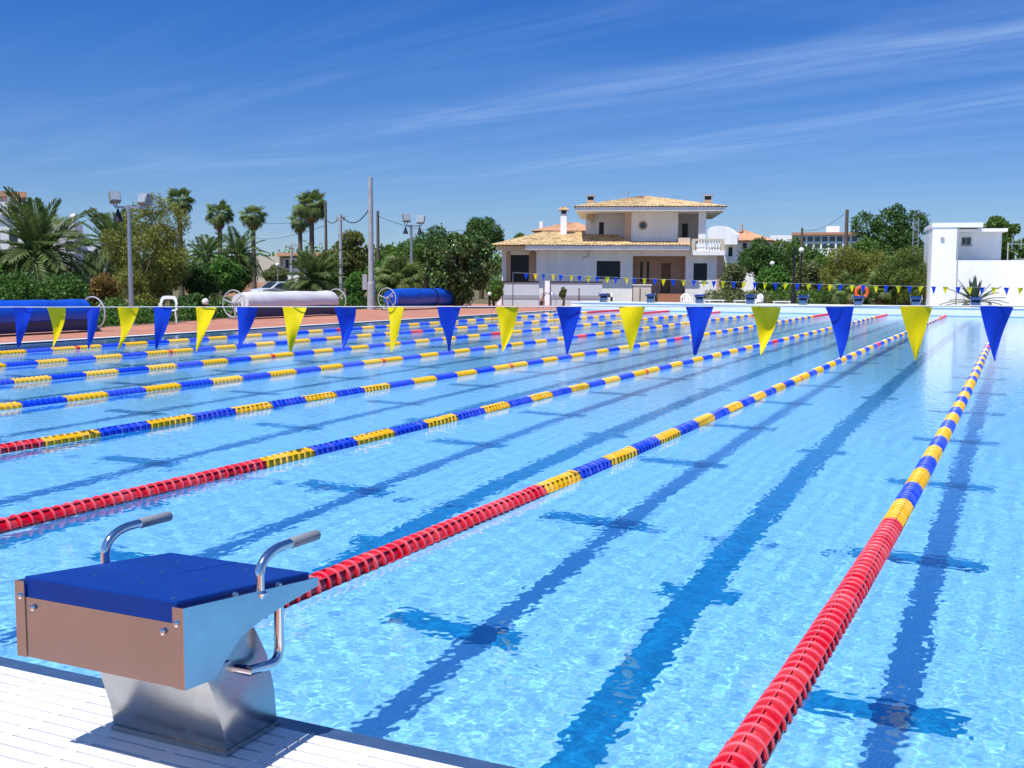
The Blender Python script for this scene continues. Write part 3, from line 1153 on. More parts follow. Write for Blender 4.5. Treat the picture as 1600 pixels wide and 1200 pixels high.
palm('date_palm', 'date palm half hidden behind the olive feathery tree at left', 182, 52, 385, frond_px=72, n=44, kind='feather', trunk_r=.28, seed=23, tilt=(-35, 80))
palm('date_palm', 'dark date palm between the two slender fan palms', 374, 66, 398, frond_px=46, n=44, kind='feather', trunk_r=.22, seed=25, tilt=(-45, 82))
palm('date_palm', 'low dark date palm right of the olive feathery tree', 322, 64, 400, frond_px=40, n=40, kind='feather', trunk_r=.22, seed=27, tilt=(-40, 80))
palm('bushy_palm', 'low bushy palm behind the right half of the silver cover reel', 492, 58, 440, frond_px=58, n=46, kind='feather', skirt=6, trunk_r=.16, seed=31, tilt=(-10, 84))
palm('bushy_palm', 'low bushy palm with dry fronds right of the thick concrete pole', 622, 60, 440, frond_px=46, n=36, kind='fan', skirt=10, trunk_r=.16, seed=33, tilt=(-5, 84))
palm('bushy_palm', 'low grey-green palm bush behind the orange lifebuoy', 1330, 57, 455, frond_px=34, n=34, kind='fan', skirt=4, trunk_r=.10, seed=35, tilt=(5, 85))
palm('bushy_palm', 'low palm bush behind the right far blocks left of the white building', 1376, 57.5, 455, frond_px=32, n=34, kind='fan', skirt=4, trunk_r=.10, seed=37, tilt=(5, 85))

# spiky rosette palm against the white building
b = base_at(1524, 52.2)
t = thing('spiky_palm', 'spiky rosette palm in front of the white building at right', 'palm', b)
rg = random.Random(5)
MB().tube([(0, 0, -.05), (0, 0, .3), (0, 0, .55)], [.16, .15, .10], 9).build('trunk', M_palmtrunk, t, smooth=True)
for i in range(34):
    f = i / 33
    az = i * 2.4
    el = R_(84 - 88 * f + rg.uniform(-8, 8))
    L = (1.25 + .75 * f) * rg.uniform(.85, 1.1)
    m_ = MB()
    npt = 7
    vs_ = []
    for j in range(npt + 1):
        q = j / npt
        wd = .11 * (math.sin(math.pi * min(1, .25 + q * .75))) + .004
        bend = .42 * f * q * q * L
        ce = Vector((math.cos(el) * L * q, 0, math.sin(el) * L * q - bend))
        vs_ += [tuple(ce + Vector((0, -wd, .02))), tuple(ce + Vector((0, 0, -.015))), tuple(ce + Vector((0, wd, .02)))]
    fs_ = [(3 * j + a_, 3 * j + a_ + 1, 3 * j + a_ + 4, 3 * j + a_ + 3) for j in range(npt) for a_ in (0, 1)]
    o = m_.add(vs_, fs_).build('leaf', L_agave, t)
    o.location = (0, 0, .5)
    o.rotation_euler.z = az

# trees and shrubs, left side
tree('feathery_tree', 'large olive feathery tree behind the left floodlight mast', 225, 42, 318, 492, 150, 26000, .15, L_olive, 41, nl=20, aspect=.22, droop=.2, rel=.36, tip=((15, 322, 20), (45, 345, 26), (-10, 345, 26)))
tree('shrub', 'dark green shrub right of the olive feathery tree', 312, 44, 400, 497, 70, 9000, .12, L_dark, 43, cat='shrub', nl=9)
tree('broadleaf_tree', 'green broadleaf tree left of the silver cover reel', 348, 58, 392, 462, 64, 8000, .15, L_bright, 44, nl=9)
tree('shrub', 'orange-tinted dry bush at the foot of the olive tree', 160, 38, 415, 500, 70, 7000, .12, leafm('rusty_leaf', (0.19, 0.12, 0.03)), 45, cat='shrub', nl=9, aspect=.3)
tree('broadleaf_tree', 'green broadleaf tree at the left edge beside the date palm', 4, 46, 378, 480, 70, 7000, .16, L_mid, 46, nl=9)
for i, (u, dp, vt, wd, lab) in enumerate(((20, 36.5, 428, 90, 'clipped green hedge behind the blue cover reel at the left edge'), (100, 37, 432, 90, 'loose green hedge left of the wheel of the blue cover reel'))):
    b = base_at(u, dp)
    t = thing('hedge', lab, 'hedge', b)
    zt = ztop(u, vt, dp)
    hw = wd * mppx(dp) / 2
    bl = [(Vector((x, random.Random(i * 9 + q).uniform(-.1, .1), zt * .5)), (.5, .5, zt * .52)) for q, x in enumerate(np.linspace(-hw + .4, hw - .4, 6))]
    V, F_ = leaf_cloud(bl, 7000, .10, 60 + i, .6)
    link('foliage', fast_mesh('foliage', V, F_), L_hedge, t)
    MB().tube([(0, 0, 0), (0, 0, zt * .7)], .04, 6).build('stem', M_trunk, t)
tree('broadleaf_tree', 'green brown broadleaf tree behind the thin concrete pole', 545, 72, 356, 462, 92, 13000, .17, leafm('brown_green_leaf', (0.13, 0.145, 0.034)), 47, nl=12)
tree('shrub', 'bright green bush left of the thick concrete pole', 558, 56, 412, 486, 46, 6000, .11, L_bright, 48, cat='shrub', nl=8)
tree('broadleaf_tree', 'rounded green tree behind the second wooden pole', 612, 80, 372, 455, 70, 8000, .18, L_mid, 49, nl=10)
tree('rubber_tree', 'big glossy dark leaved tree left of the house', 716, 57, 358, 478, 136, 11000, .24, L_rubber, 50, nl=18, aspect=.5, rel=.34)
tree('broadleaf_tree', 'dark tree above the blue reel right of the small floodlight', 668, 78, 345, 440, 96, 11000, .18, L_dark, 51, nl=12)
tree('broadleaf_tree', 'tall rounded tree behind the glossy tree left of the house', 752, 84, 328, 420, 78, 10000, .19, L_dark, 52, nl=12)
tree('broadleaf_tree', 'small treetop just left of the house roof', 812, 95, 352, 420, 34, 3500, .18, L_mid, 53, nl=7)
tree('shrub', 'slim upright bush in front of the house garden wall', 880, 61.5, 443, 473, 14, 1400, .09, L_grey, 54, cat='shrub', nl=5)
tree('shrub', 'leafy bush below the left end of the house garden wall', 772, 60.5, 430, 478, 44, 4200, .10, L_mid, 55, cat='shrub', nl=7)
# right side
tree('broadleaf_tree', 'dark umbrella shaped tree right of the house', 1186, 72, 368, 446, 108, 16000, .16, L_dark, 61, nl=13)
tree('broadleaf_tree', 'green tree between the dark tree and the lamp post at right', 1236, 84, 366, 455, 96, 11000, .18, L_mid, 62, nl=10)
tree('shrub', 'yellowish green bush beside the right corner of the house', 1146, 66, 400, 472, 54, 6500, .13, L_grey, 63, cat='shrub', nl=8)
tree('broadleaf_tree', 'dark tree under the far hotel', 1270, 90, 374, 455, 60, 7000, .19, L_dark, 64, nl=9)
tree('feathery_tree', 'wide feathery green tree behind the lifebuoy', 1332, 62, 376, 476, 130, 19000, .16, L_olive, 65, nl=16, aspect=.25, rel=.36)
tree('feathery_tree', 'bushy feathery tree leaning over the white building corner', 1418, 57, 384, 478, 124, 24000, .15, leafm('feathery_green', (0.11, 0.15, 0.03), .4), 66, nl=18, aspect=.25, rel=.36)
tree('pine_tree', 'dark pine with three rounded tops left of the white building', 1388, 70, 336, 430, 116, 17000, .17, L_dark, 67, nl=12, rel=.36, tip=((12, 333, 14), (2, 348, 22), (42, 350, 20), (-38, 352, 20)))
tree('broadleaf_tree', 'round green tree behind the white building roof', 1556, 66, 330, 430, 74, 11000, .16, L_mid, 68, nl=12)
tree('broadleaf_tree', 'green tree at the right edge behind the white building', 1612, 70, 352, 430, 60, 6000, .16, L_mid, 69, nl=9)
for i, (u, wd, lab, lm_) in enumerate(((1150, 76, 'low hedge behind the far blocks beside the house corner', L_grey), (1225, 84, 'low hedge behind the black lamp post', L_mid), (1300, 84, 'low hedge left of the lifebuoy', L_dark), (1395, 110, 'low dark hedge between lifebuoy and white building', L_dark))):
    dp = 58.6 + .3 * i
    b = base_at(u, dp)
    t = thing('hedge', lab, 'hedge', b, YAW * .3)
    zt = ztop(u, 455, dp)
    hw = wd * mppx(dp) / 2
    bl = [(Vector((x, random.Random(i * 9 + q).uniform(-.2, .2), zt * .5)), (.5, .5, zt * .55)) for q, x in enumerate(np.linspace(-hw, hw, 6))]
    V, F_ = leaf_cloud(bl, 5000, .12, 70 + i, .6)
    link('foliage', fast_mesh('foliage', V, F_), lm_, t)
    MB().tube([(0, 0, 0), (0, 0, zt * .7)], .04, 6).build('stem', M_trunk, t)
for i, (u, dp, vt, wd, lm_, lab) in enumerate(((172, 36.2, 458, 76, L_mid, 'low shrub at the foot of the left floodlight mast'), (228, 38.2, 458, 60, L_olive, 'low olive shrub left of the white chair by the left hedge'),
                                     (300, 40.0, 452, 70, L_dark, 'low dark shrub right of the white chair by the left hedge'), (338, 43, 458, 44, L_grey, 'low grey-green shrub left of the wheel of the silver reel'),
                                     (548, 55, 462, 40, L_bright, 'low bright shrub between the silver reel and the thick pole'), (628, 62, 455, 70, L_mid, 'low shrub row behind the right blue reel'), (118, 37, 456, 60, L_hedge, 'low green shrub behind the wheel of the left blue reel'))):
    tree('low_shrub', lab, u, dp, vt, vt + 75, wd, 4600, .10, lm_, 300 + i, cat='shrub', nl=8, trunk=True, rel=.5)
for i, (u, dp, v0, v1, wd, lm_, lab) in enumerate(((268, 60, 372, 470, 66, L_mid, 'green tree filling the gap behind the olive feathery tree'), (320, 66, 405, 470, 70, L_bright, 'bright green tree behind the dark shrub at left'),
                                     (372, 62, 412, 462, 50, L_dark, 'dark tree below the dark date palm'), (428, 92, 414, 446, 66, L_grey, 'grey-green bush below the distant cream villa'),
                                     (520, 70, 395, 470, 50, L_mid, 'green tree between the low palm and the thin concrete pole'), (592, 66, 398, 474, 50, L_bright, 'bright green tree right behind the thick concrete pole'),
                                     (140, 56, 392, 470, 60, L_mid, 'green tree between the large date palm and the olive tree'), (1120, 84, 392, 455, 50, L_bright, 'bright tree at the right corner of the villa'),
                                     (1470, 61, 400, 480, 40, L_mid, 'green shrub tree against the corner of the white building'), (1290, 74, 392, 470, 70, L_mid, 'green tree right of the globe lamp column'))):
    tree('broadleaf_tree', lab, u, dp, v0, v1, wd, 6500, .15, lm_, 340 + i, nl=10)
for i, (u, dp, v0, v1, wd, lm_, lab) in enumerate(((1352, 66, 362, 470, 90, L_mid, 'green tree filling the space below the three-topped pine'), (1210, 66, 408, 470, 60, L_bright, 'bright bush around the thin globe lamp'), (1258, 68, 402, 472, 70, L_grey, 'grey-green bush behind the black lamp column'),
                                     (1440, 64, 372, 470, 60, L_mid, 'green tree around the lattice mast'), (640, 72, 372, 460, 80, L_mid, 'green tree behind the small floodlight mast'))):
    tree('broadleaf_tree', lab, u, dp, v0, v1, wd, 7500, .15, lm_, 380 + i, nl=11)
# low ground cover along the back edge of the terracotta deck
bl = []
rg = random.Random(18)
edge = [(-24.6, 12), (-24.9, 21), (-26.5, 28), (-29.8, 43), (-30.9, 52)]
for (xa, ya_), (xb, yb2) in zip(edge, edge[1:]):
    n_ = int((yb2 - ya_) / .42)
    for i in range(n_):
        q = i / n_
        hh = rg.uniform(.22, .62)
        bl.append((Vector((xa + (xb - xa) * q - rg.uniform(0, .9), ya_ + (yb2 - ya_) * q, hh * .5)), (rg.uniform(.4, .7), rg.uniform(.4, .7), hh * .7)))
V, F_ = leaf_cloud(bl, 30000, .11, 180, .6)
tag(link('ground_cover', fast_mesh('ground_cover', V, F_), L_hedge), 'low green ground cover along the back of the terracotta deck', 'ground cover', kind='stuff')
# far wooded band
bl = []
rg = random.Random(8)
for i in range(150):
    u = -150 + 1950 * i / 149
    dp = rg.uniform(150, 175)
    hh = rg.uniform(3.0, 6.2)
    p = base_at(u, dp, hh * .5)
    bl.append((p, (rg.uniform(3, 5), 3, hh * .6)))
V, F_ = leaf_cloud(bl, 42000, .55, 99, .7)
tag(link('woodland', fast_mesh('woodland', V, F_), L_mid), 'far band of low green woodland along the horizon', 'woodland', kind='stuff')

# ------------------------------------------------------------------ buildings


def walls(mb_, x0, x1, z0, z1, y, th, holes=()):
    """wall slab in the XZ plane from y to y+th with rectangular openings (x0,x1,z0,z1)"""
    xs = sorted({x0, x1, *[h[0] for h in holes], *[h[1] for h in holes]})
    zs = sorted({z0, z1, *[h[2] for h in holes], *[h[3] for h in holes]})
    for i in range(len(xs) - 1):
        for j in range(len(zs) - 1):
            cx_, cz_ = (xs[i] + xs[i + 1]) / 2, (zs[j] + zs[j + 1]) / 2
            if any(h[0] < cx_ < h[1] and h[2] < cz_ < h[3] for h in holes):
                continue
            mb_.box((xs[i], y, zs[j]), (xs[i + 1], y + th, zs[j + 1]))
    return mb_


def hip_roof(x0, x1, y0, y1, z, zr, rx0, rx1, ry, th=.10, corr=.22):
    """tiled hip roof: eave rectangle, ridge from rx0 to rx1 at y=ry; tile channels as real corrugation"""
    m_ = MB()
    A, B, C_, D_ = Vector((x0, y0, z)), Vector((x1, y0, z)), Vector((x1, y1, z)), Vector((x0, y1, z))
    E_, F2 = Vector((rx0, ry, zr)), Vector((rx1, ry, zr))

    def slope(p0, p1, r0, r1):
        n = max(2, int((p1 - p0).length / corr) * 2)
        nr = 9
        nrm = (p1 - p0).cross(r0 - p0)
        if nrm.length < 1e-6:
            nrm = (p1 - p0).cross(r1 - p0)
        nrm.normalize()
        if nrm.z < 0:
            nrm = -nrm
        vs_, fs_ = [], []
        for i in range(n + 1):
            for j in range(nr + 1):
                q = j / nr
                # columns run straight up the slope, clipped by the hips
                a = p0.lerp(p1, i / n)
                b_ = r0.lerp(r1, i / n)
                vs_.append(a.lerp(b_, q) + nrm * ((.045 if i % 2 else 0) * (1 - .3 * q) + .012 * (j % 2)))
        for i in range(n):
            for j in range(nr):
                k = i * (nr + 1) + j
                fs_.append((k, k + nr + 1, k + nr + 2, k + 1))
        m_.add(vs_, fs_)
    slope(A, B, E_, F2)
    slope(B, C_, F2, F2)
    slope(C_, D_, F2, E_)
    slope(D_, A, E_, E_)
    # closed underside
    m_.add([(x0 + .05, y0 + .05, z - .02), (x1 - .05, y0 + .05, z - .02), (x1 - .05, y1 - .05, z - .02), (x0 + .05, y1 - .05, z - .02)], [(0, 1, 2, 3)])
    return m_


HD = 68.0
hb = base_at(960, HD)
HYAW = YAW - math.atan((960 - 800) / F_PX)
house = thing('villa', 'white villa with weathered clay tile roofs and round upstairs window', 'house', hb, HYAW)
KH = HD / F_PX


def hx(u, y=0.0):
    return (u - 960) * KH * (1 + y / HD)


def hz(v, y=0.0):
    return CZ + (437.4 - v) * KH * (1 + y / HD)


zE = hz(391)       # eave underside of the ground floor
m_ = MB()
W1 = (hx(932), hx(969), hz(436), hz(408))
W2 = (hx(1082), hx(1103), hz(438), hz(411))
walls(m_, hx(838), hx(988), 0, zE, 0, .3, (W1,))
walls(m_, hx(1070), hx(1118), 0, zE, 0, .3, (W2,))
m_.box((hx(838), .3, 0), (hx(838) + .3, 9, zE))
m_.box((hx(1118) - .3, .3, 0), (hx(1118), 9, zE))
m_.box((hx(988) - .3, .301, 0), (hx(988), 2.0, zE))
m_.box((hx(1070), .301, 0), (hx(1070) + .3, 2.0, zE))
m_.box((hx(988), 0, hz(400)), (hx(1070), .3, zE))
m_.box((hx(838) + .3, 8.7, 0), (hx(1118) - .3, 9, zE))
m_.build('ground_floor_wall', M_wall, house)
DL = (hx(797, 1.3), hx(826, 1.3), .5, hz(399, 1.3))
m_ = MB()
walls(m_, hx(783, 1.3), hx(838) - .002, 0, zE, 1.3, .3, (DL,))
m_.box((hx(783, 1.3), 1.6, 0), (hx(783, 1.3) + .3, 8.5, zE))
m_.build('side_wing_wall', M_wall, house)
MB().box((DL[0] - .28, 1.22, .0), (DL[0], 1.62, DL[3] + .2)).box((DL[1], 1.22, 0), (DL[1] + .42, 1.62, DL[3] + .2)).build('stone_jamb', M_tan, house)
d_ = MB().box((DL[0], 1.48, DL[2]), (DL[1], 1.55, DL[3])).build('shutter_door', M_green, house)
for q in range(1, 3):
    xx = DL[0] + (DL[1] - DL[0]) * q / 3
    MB().box((xx - .02, 1.46, DL[2]), (xx + .02, 1.48, DL[3])).build('stile', M_green, d_)


def shutter(W, y, parent, nm='window'):
    o = MB().box((W[0], y + .14, W[2]), (W[1], y + .18, W[3])).build(nm, M_green, parent)
    fr = .05
    MB().box((W[0], y + .10, W[2]), (W[0] + fr, y + .139, W[3])).box((W[1] - fr, y + .10, W[2]), (W[1], y + .139, W[3])).box((W[0] + fr, y + .10, W[3] - fr), (W[1] - fr, y + .139, W[3])).box((W[0] + fr, y + .10, W[2]), (W[1] - fr, y + .139, W[2] + fr)).build('frame', M_green, o)
    MB().box((W[0] - .06, y - .05, W[2] - .07), (W[1] + .06, y + .12, W[2] - .001)).build('sill', M_wall, o)
    n = max(2, int((W[3] - W[2]) / .12))
    for i in range(n):
        zz_ = W[2] + fr + (W[3] - W[2] - 2 * fr) * (i + .5) / n
        MB().bar((W[0] + fr, y + .13, zz_), (W[1] - fr, y + .13, zz_), .05, .012).build('louvre', M_green, o)
    return o


shutter(W1, 0, house)
shutter(W2, 0, house)
# porch
yp = 2.0
m_ = MB()
N1 = (hx(1000, yp), hx(1003.5, yp), hz(440, yp), hz(409, yp))
N2 = (hx(1010, yp), hx(1013.5, yp), hz(440, yp), hz(409, yp))
DR = (hx(1032, yp), hx(1047, yp), .68, hz(411, yp))
walls(m_, hx(988), hx(1070), .0, zE, yp, .3, (N1, N2, DR))
pw_ = m_.build('porch_wall', M_tan, house)
MB().box((hx(988) + .001, .302, .0), (hx(988) + .04, yp - .001, zE - .001)).box((hx(1070) - .04, .302, 0), (hx(1070) - .001, yp - .001, zE - .001)).build('porch_cladding', M_tan, house)
for N in (N1, N2):
    MB().box((N[0], yp + .1, N[2]), (N[1], yp + .14, N[3])).build('window', M_green, house)
d_ = MB().box((DR[0], yp + .08, DR[2]), (DR[1], yp + .14, DR[3])).build('door', M_wood, house)
for q in range(2):
    for p_ in range(3):
        w_ = (DR[1] - DR[0]) / 2
        h_ = (DR[3] - DR[2]) / 3
        MB().box((DR[0] + w_ * q + .06, yp + .06, DR[2] + h_ * p_ + .06), (DR[0] + w_ * (q + 1) - .06, yp + .079, DR[2] + h_ * (p_ + 1) - .06)).build('panel', M_wood, d_)
MB().ball((DR[0] + .06, yp + .04, 1.4), .03, 8, 6).build('handle', M_black, d_)
for i in range(4):
    MB().box((hx(1027), -2.0 + .33 * i, .17 * i), (hx(1069), yp - .002 - .001 * i, .17 * (i + 1))).build('entrance_step', M_step, house)
MB().box((hx(1118) - .02, -.03, 0), (hx(1128), .5, zE)).build('corner_pilaster', M_tan, house)
# ground floor eaves and roof
MB().box((hx(822), -.95, zE + .001), (hx(1075), .3, zE + .26)).build('eave_band', M_wall, house)
MB().box((hx(772), .45, zE + .002), (hx(822) - .001, 1.7, zE + .25)).build('eave_band', M_wall, house)
zr = zE + .27
rf = hip_roof(hx(768), hx(990), -1.05, 9.6, zr, hz(363, 4.2), hx(848, 4.2), hx(955, 4.2), 4.2).build('lower_roof', M_roof, house)
m_ = MB()
nn = 36
X0, X1 = hx(984), hx(1076)
Z1 = hz(378, .9)
vs_ = []
for i in range(nn + 1):
    for j in range(6):
        q = j / 5
        vs_.append((X0 + (X1 - X0) * i / nn, -1.06 + 2.05 * q, zr + .01 + (Z1 - zr) * q + (.045 if i % 2 else 0)))
m_.add(vs_, [(i * 6 + j, (i + 1) * 6 + j, (i + 1) * 6 + j + 1, i * 6 + j + 1) for i in range(nn) for j in range(5)])
m_.build('porch_roof', M_roof, house)
# upper floor
yb = 1.0
zU = hz(333, yb)
m_ = MB()
walls(m_, hx(985, yb), hx(1057, yb), zr - .2, zU, yb, .3)
m_.box((hx(985, yb), yb + .3, zr - .2), (hx(985, yb) + .3, 8, zU))
m_.box((hx(1057, yb) - .3, yb + .3, zr - .2), (hx(1057, yb), 8, zU))
m_.build('upper_wall', M_wall, house)
MB().box((hx(975, yb), yb - .04, zr - .2), (hx(985, yb) - .001, yb + .5, zU)).build('stone_pier', M_tan, house)
D3 = (hx(935, 3), hx(942.5, 3), zr + .25, hz(348, 3))
m_ = MB()
walls(m_, hx(914, 3), hx(985, 3), zr - .2, zU, 3, .3, (D3,))
m_.box((hx(914, 3), 3.3, zr - .2), (hx(914, 3) + .3, 8, zU))
m_.build('upper_side_wall', M_wall, house)
MB().box((D3[0], 3.1, D3[2]), (D3[1], 3.15, D3[3])).build('window', M_green, house)
D4 = (hx(1063, 3), hx(1072, 3), hz(371, 3), hz(350, 3))
m_ = MB()
walls(m_, hx(1057, yb), hx(1088, 3), zr - .2, zU, 3, .3, (D4,))
m_.build('terrace_wall', mat('pale_sandstone', (.52, .42, .34), .85, var=.08, scale=2), house)
MB().box((D4[0], 3.1, D4[2]), (D4[1], 3.15, D4[3])).build('window', M_green, house)
rw = MB().torus((hx(1003, yb), yb - .01, hz(353, yb)), .24, .055, 22, 8, 'y').build('round_window', M_tan, house, smooth=True)
MB().lathe([(.21, yb - .04), (.21, yb - .006)], 20, (hx(1003, yb), 0, hz(353, yb)), axis='y').build('pane', M_glass, rw)
MB().box((hx(1088, .3), .0, hz(392)), (hx(1099, .3), .4, zU)).box((hx(1088, 3), 2.9, hz(392)), (hx(1093, 3), 3.3, zU)).build('terrace_pillar', M_wall, house)
MB().box((hx(899), -.55, zU + .001), (hx(1127), 8.8, zU + .26)).build('eave_band', M_wall, house)
hip_roof(hx(896), hx(1131), -.65, 9.0, zU + .27, hz(309, 4.2), hx(996, 4.2), hx(1012, 4.2), 4.2).build('upper_roof', M_roof, house)
# terrace
MB().box((hx(1076), -.6, hz(399)), (hx(1128), 3.3, hz(392))).build('terrace_slab', M_wall, house)
MB().box((hx(1058), -.05, zr), (hx(1076), 1.0, hz(372))).build('terrace_parapet', mat('pale_stone', (.66, .52, .40), .8, var=.06, scale=2), house)
rail = MB().box((hx(1078), -.58, hz(377)), (hx(1127), -.38, hz(374))).build('balustrade_rail', M_cream, house)
MB().box((hx(1077.5), -.59, hz(392) + .001), (hx(1083), -.37, hz(377))).box((hx(1122), -.59, hz(392) + .001), (hx(1127), -.37, hz(377))).build('balustrade_post', M_cream, rail)
bal = MB().lathe([(.05, 0), (.05, .05), (.03, .08), (.075, .2), (.06, .33), (.03, .48), (.05, .54), (.05, hz(377) - hz(392) - .003)], 10).build('baluster', M_white, rail)
bal.location = (hx(1086), -.48, hz(392) + .002)
for i in range(1, 9):
    o = bal.copy()
    COL.objects.link(o)
    o.location.x = hx(1086 + 4.2 * i)


def chimney(u, y, v0, v1, wpx, parent, cap):
    x, hw = hx(u, y), wpx * KH / 2
    z0, z1 = hz(v1, y), hz(v0, y)
    c = MB().box((x - hw, y - hw, z0 - .6), (x + hw, y + hw, z1 - .35)).build('chimney', M_wallbright if cap == 'tile' else M_tan, parent)
    MB().box((x - hw * .8, y - hw * .8, z1 - .35), (x + hw * .8, y + hw * .8, z1 - .12)).build('flue', M_dark, c)
    if cap == 'tile':
        hip = hip_roof(x - hw * 1.7, x + hw * 1.7, y - hw * 1.7, y + hw * 1.7, z1 - .12, z1 + .12, x - .01, x + .01, y, corr=.1)
        hip.build('cap', M_roof, c)
    else:
        MB().box((x - hw * 1.25, y - hw * 1.25, z1 - .12), (x + hw * 1.25, y + hw * 1.25, z1)).build('cap', M_conc, c)


chimney(880, 3.2, 327, 362, 10, house, 'tile')
chimney(921.5, 2.6, 306, 330, 12, house, 'flat')
chimney(1101.5, 3.4, 306, 322, 12, house, 'flat')
a_ = MB().bar((hx(979, 5), 5, hz(318, 5)), (hx(979, 5), 5, hz(299, 5)), .04, .04)
a_.bar((hx(975.5, 5), 5, hz(303, 5)), (hx(982.5, 5), 5, hz(302, 5)), .03, .03).bar((hx(976.5, 5), 4.9, hz(305, 5)), (hx(976.5, 5), 5.1, hz(301, 5)), .03, .03)
a_.build('antenna', M_galv, house)
MB().tube([(hx(920), -.1, zE - .05), (hx(920), -.1, zE - .35), (hx(910), -.1, zE - .5)], .03, 6).build('downpipe', M_conc, house)
MB().box((hx(922, 2.9), 2.7, hz(352, 2.9)), (hx(917, 2.9), 2.99, hz(342, 2.9))).build('air_conditioner', M_plastic, house)

# garden walls in front of the house


def local_thing(name, label, cat, u, dep, yaw=None):
    return thing(name, label, cat, base_at(u, dep), HYAW if yaw is None else yaw)


GD = 63.5
KG = GD / F_PX
M_gw = mat('garden_wall_render', (.52, .60, .64), .85, var=.06, scale=1.5)
for (ua, ub, lab) in ((785, 842, 'left garden wall of the house with dark capping'), (860, 941, 'garden wall right of the steps with dark capping')):
    t = local_thing('garden_wall', lab, 'wall', (ua + ub) / 2, GD)
    hw = (ub - ua) / 2 * KG
    zt = CZ + (436.5 - 441) * KG
    MB().box((-hw, 0, 0), (hw, .25, zt)).build('wall', M_gw, t)
    MB().box((-hw - .03, -.05, zt + .001), (hw + .03, .3, zt + .07)).build('capping', M_black, t)
    MB().box((-hw, -.03, .42), (hw, -.001, .62)).build('band', mat('grey_band', (.30, .33, .37), .8), t)
    xs_ = -hw if ua > 800 else -hw
    MB().box((xs_ - .32, -.12, 0), (xs_ - .031, .9, zt + .1)).build('end_pillar', M_wallbright, t)
t = local_thing('garden_steps', 'terracotta steps between the two garden walls', 'steps', 852, GD + .3)
for i in range(6):
    MB().box((-.42 + .05 * i, .22 * i, .13 * i), (.40, 1.8, .13 * (i + 1) - .001)).build('step', M_step, t)
for (u, lab) in ((905, 'short dark post in front of the right garden wall'), (850, 'short dark post at the garden steps'), (1000.5, 'short dark post before the cream pillar of the house')):
    t = local_thing('rail_post', lab, 'post', u, 60)
    MB().tube([(0, 0, 0), (0, 0, .6), (0, 0, 1.0)], .03, 8).build('post', M_black, t)
    MB().ball((0, 0, 1.02), .045, 8, 6).build('knob', M_black, t)
t = local_thing('cream_pillar', 'cream gate pillar left of the house entrance', 'pillar', 1003, 64)
MB().box((-.5, 0, 0), (.55, .3, 1.22)).build('wall', mat('cream_stone', (.62, .54, .46), .85, var=.06, scale=2), t)
MB().box((-.55, -.05, 1.221), (.6, .35, 1.27)).build('capping', M_wallbright, t)

# white building at the right
BD = 53.5
bb = base_at(1490, BD)
KB = BD / F_PX
BY = YAW - math.atan(690 / F_PX) + .10
bld = thing('pool_building', 'whitewashed flat-roofed building with small dark window at right', 'building', bb, BY)
bz = lambda v: CZ + (440 - v) * KB
bx = lambda u: (u - 1490) * KB * 1.08
m_ = MB()
m_.box((bx(1459), .0, 0), (bx(1492), 5, bz(356)))
m_.box((bx(1492) + .001, 0, 0), (bx(1596), .3, bz(407)))
m_.box((bx(1596) - .3, .301, 0), (bx(1596), 5, bz(407)))
m_.build('wall', M_wallbright, bld)
WN = (bx(1503), bx(1517), bz(382), bz(369))
m_ = walls(MB(), bx(1492) + .002, bx(1558), bz(407), bz(362), 1.6, .25, (WN,))
m_.box((bx(1558) - .25, 1.851, bz(407)), (bx(1558), 5, bz(362)))
m_.build('upper_wall', M_wallbright, bld)
MB().box((bx(1492) + .001, .301, bz(407) - .15), (bx(1596) - .301, 5, bz(407) - .02)).build('terrace', M_conc, bld)
wf = MB()
for q0, q1, z0_, z1_ in ((WN[0], WN[0] + .05, WN[2], WN[3]), (WN[1] - .05, WN[1], WN[2], WN[3]), (WN[0] + .05, WN[1] - .05, WN[3] - .05, WN[3]), (WN[0] + .05, WN[1] - .05, WN[2], WN[2] + .05), ((WN[0] + WN[1]) / 2 - .02, (WN[0] + WN[1]) / 2 + .02, WN[2] + .05, WN[3] - .05)):
    wf.box((q0, 1.70, z0_), (q1, 1.749, z1_))
wf.build('window_frame', M_conc, bld)
MB().tube([(bx(1494), -.03, bz(356)), (bx(1494), -.03, bz(420)), (bx(1494), -.03, .05)], .025, 8).build('cable_conduit', M_conc, bld)
MB().box((bx(1470), -.08, bz(375)), (bx(1475), -.001, bz(371))).build('wall_lamp', M_conc, bld)
wn = MB().box((WN[0], 1.75, WN[2]), (WN[1], 1.79, WN[3])).build('window', M_glass, bld)
MB().box((WN[0] - .04, 1.57, WN[2] - .05), (WN[1] + .04, 1.74, WN[2] - .001)).build('sill', M_conc, wn)
MB().box((bx(1458), -.04, bz(356) + .001), (bx(1526), 5.1, bz(349))).build('parapet', M_wallbright, bld)
MB().box((bx(1526) + .001, .75, bz(362) + .001), (bx(1562), 5.1, bz(357))).build('roof_slab', M_wallbright, bld)
MB().box((bx(1492), .75, bz(362) + .001), (bx(1526), 1.599, bz(358) - .001)).build('canopy', M_wallbright, bld)
MB().tube([(bx(1561), .2, bz(440)), (bx(1561), .1, bz(407)), (bx(1561), .2, bz(380))], .03, 8).build('drainpipe', M_conc, bld)
an = MB().bar((bx(1562), .6, bz(381)), (bx(1592), .6, bz(382)), .05, .05)
for q in (1568, 1580, 1590):
    an.bar((bx(q), .6, bz(390)), (bx(q), .6, bz(372)), .04, .04)
an.build('rooftop_rail', M_galv, bld)
t = thing('side_wing', 'shaded pale wall at the right edge beside the whitewashed building', 'wall', base_at(1612, BD - .6), BY)
MB().box((-.25, 0, 0), (2.5, 4, bz(407) + .05)).build('wall', M_wall, t)
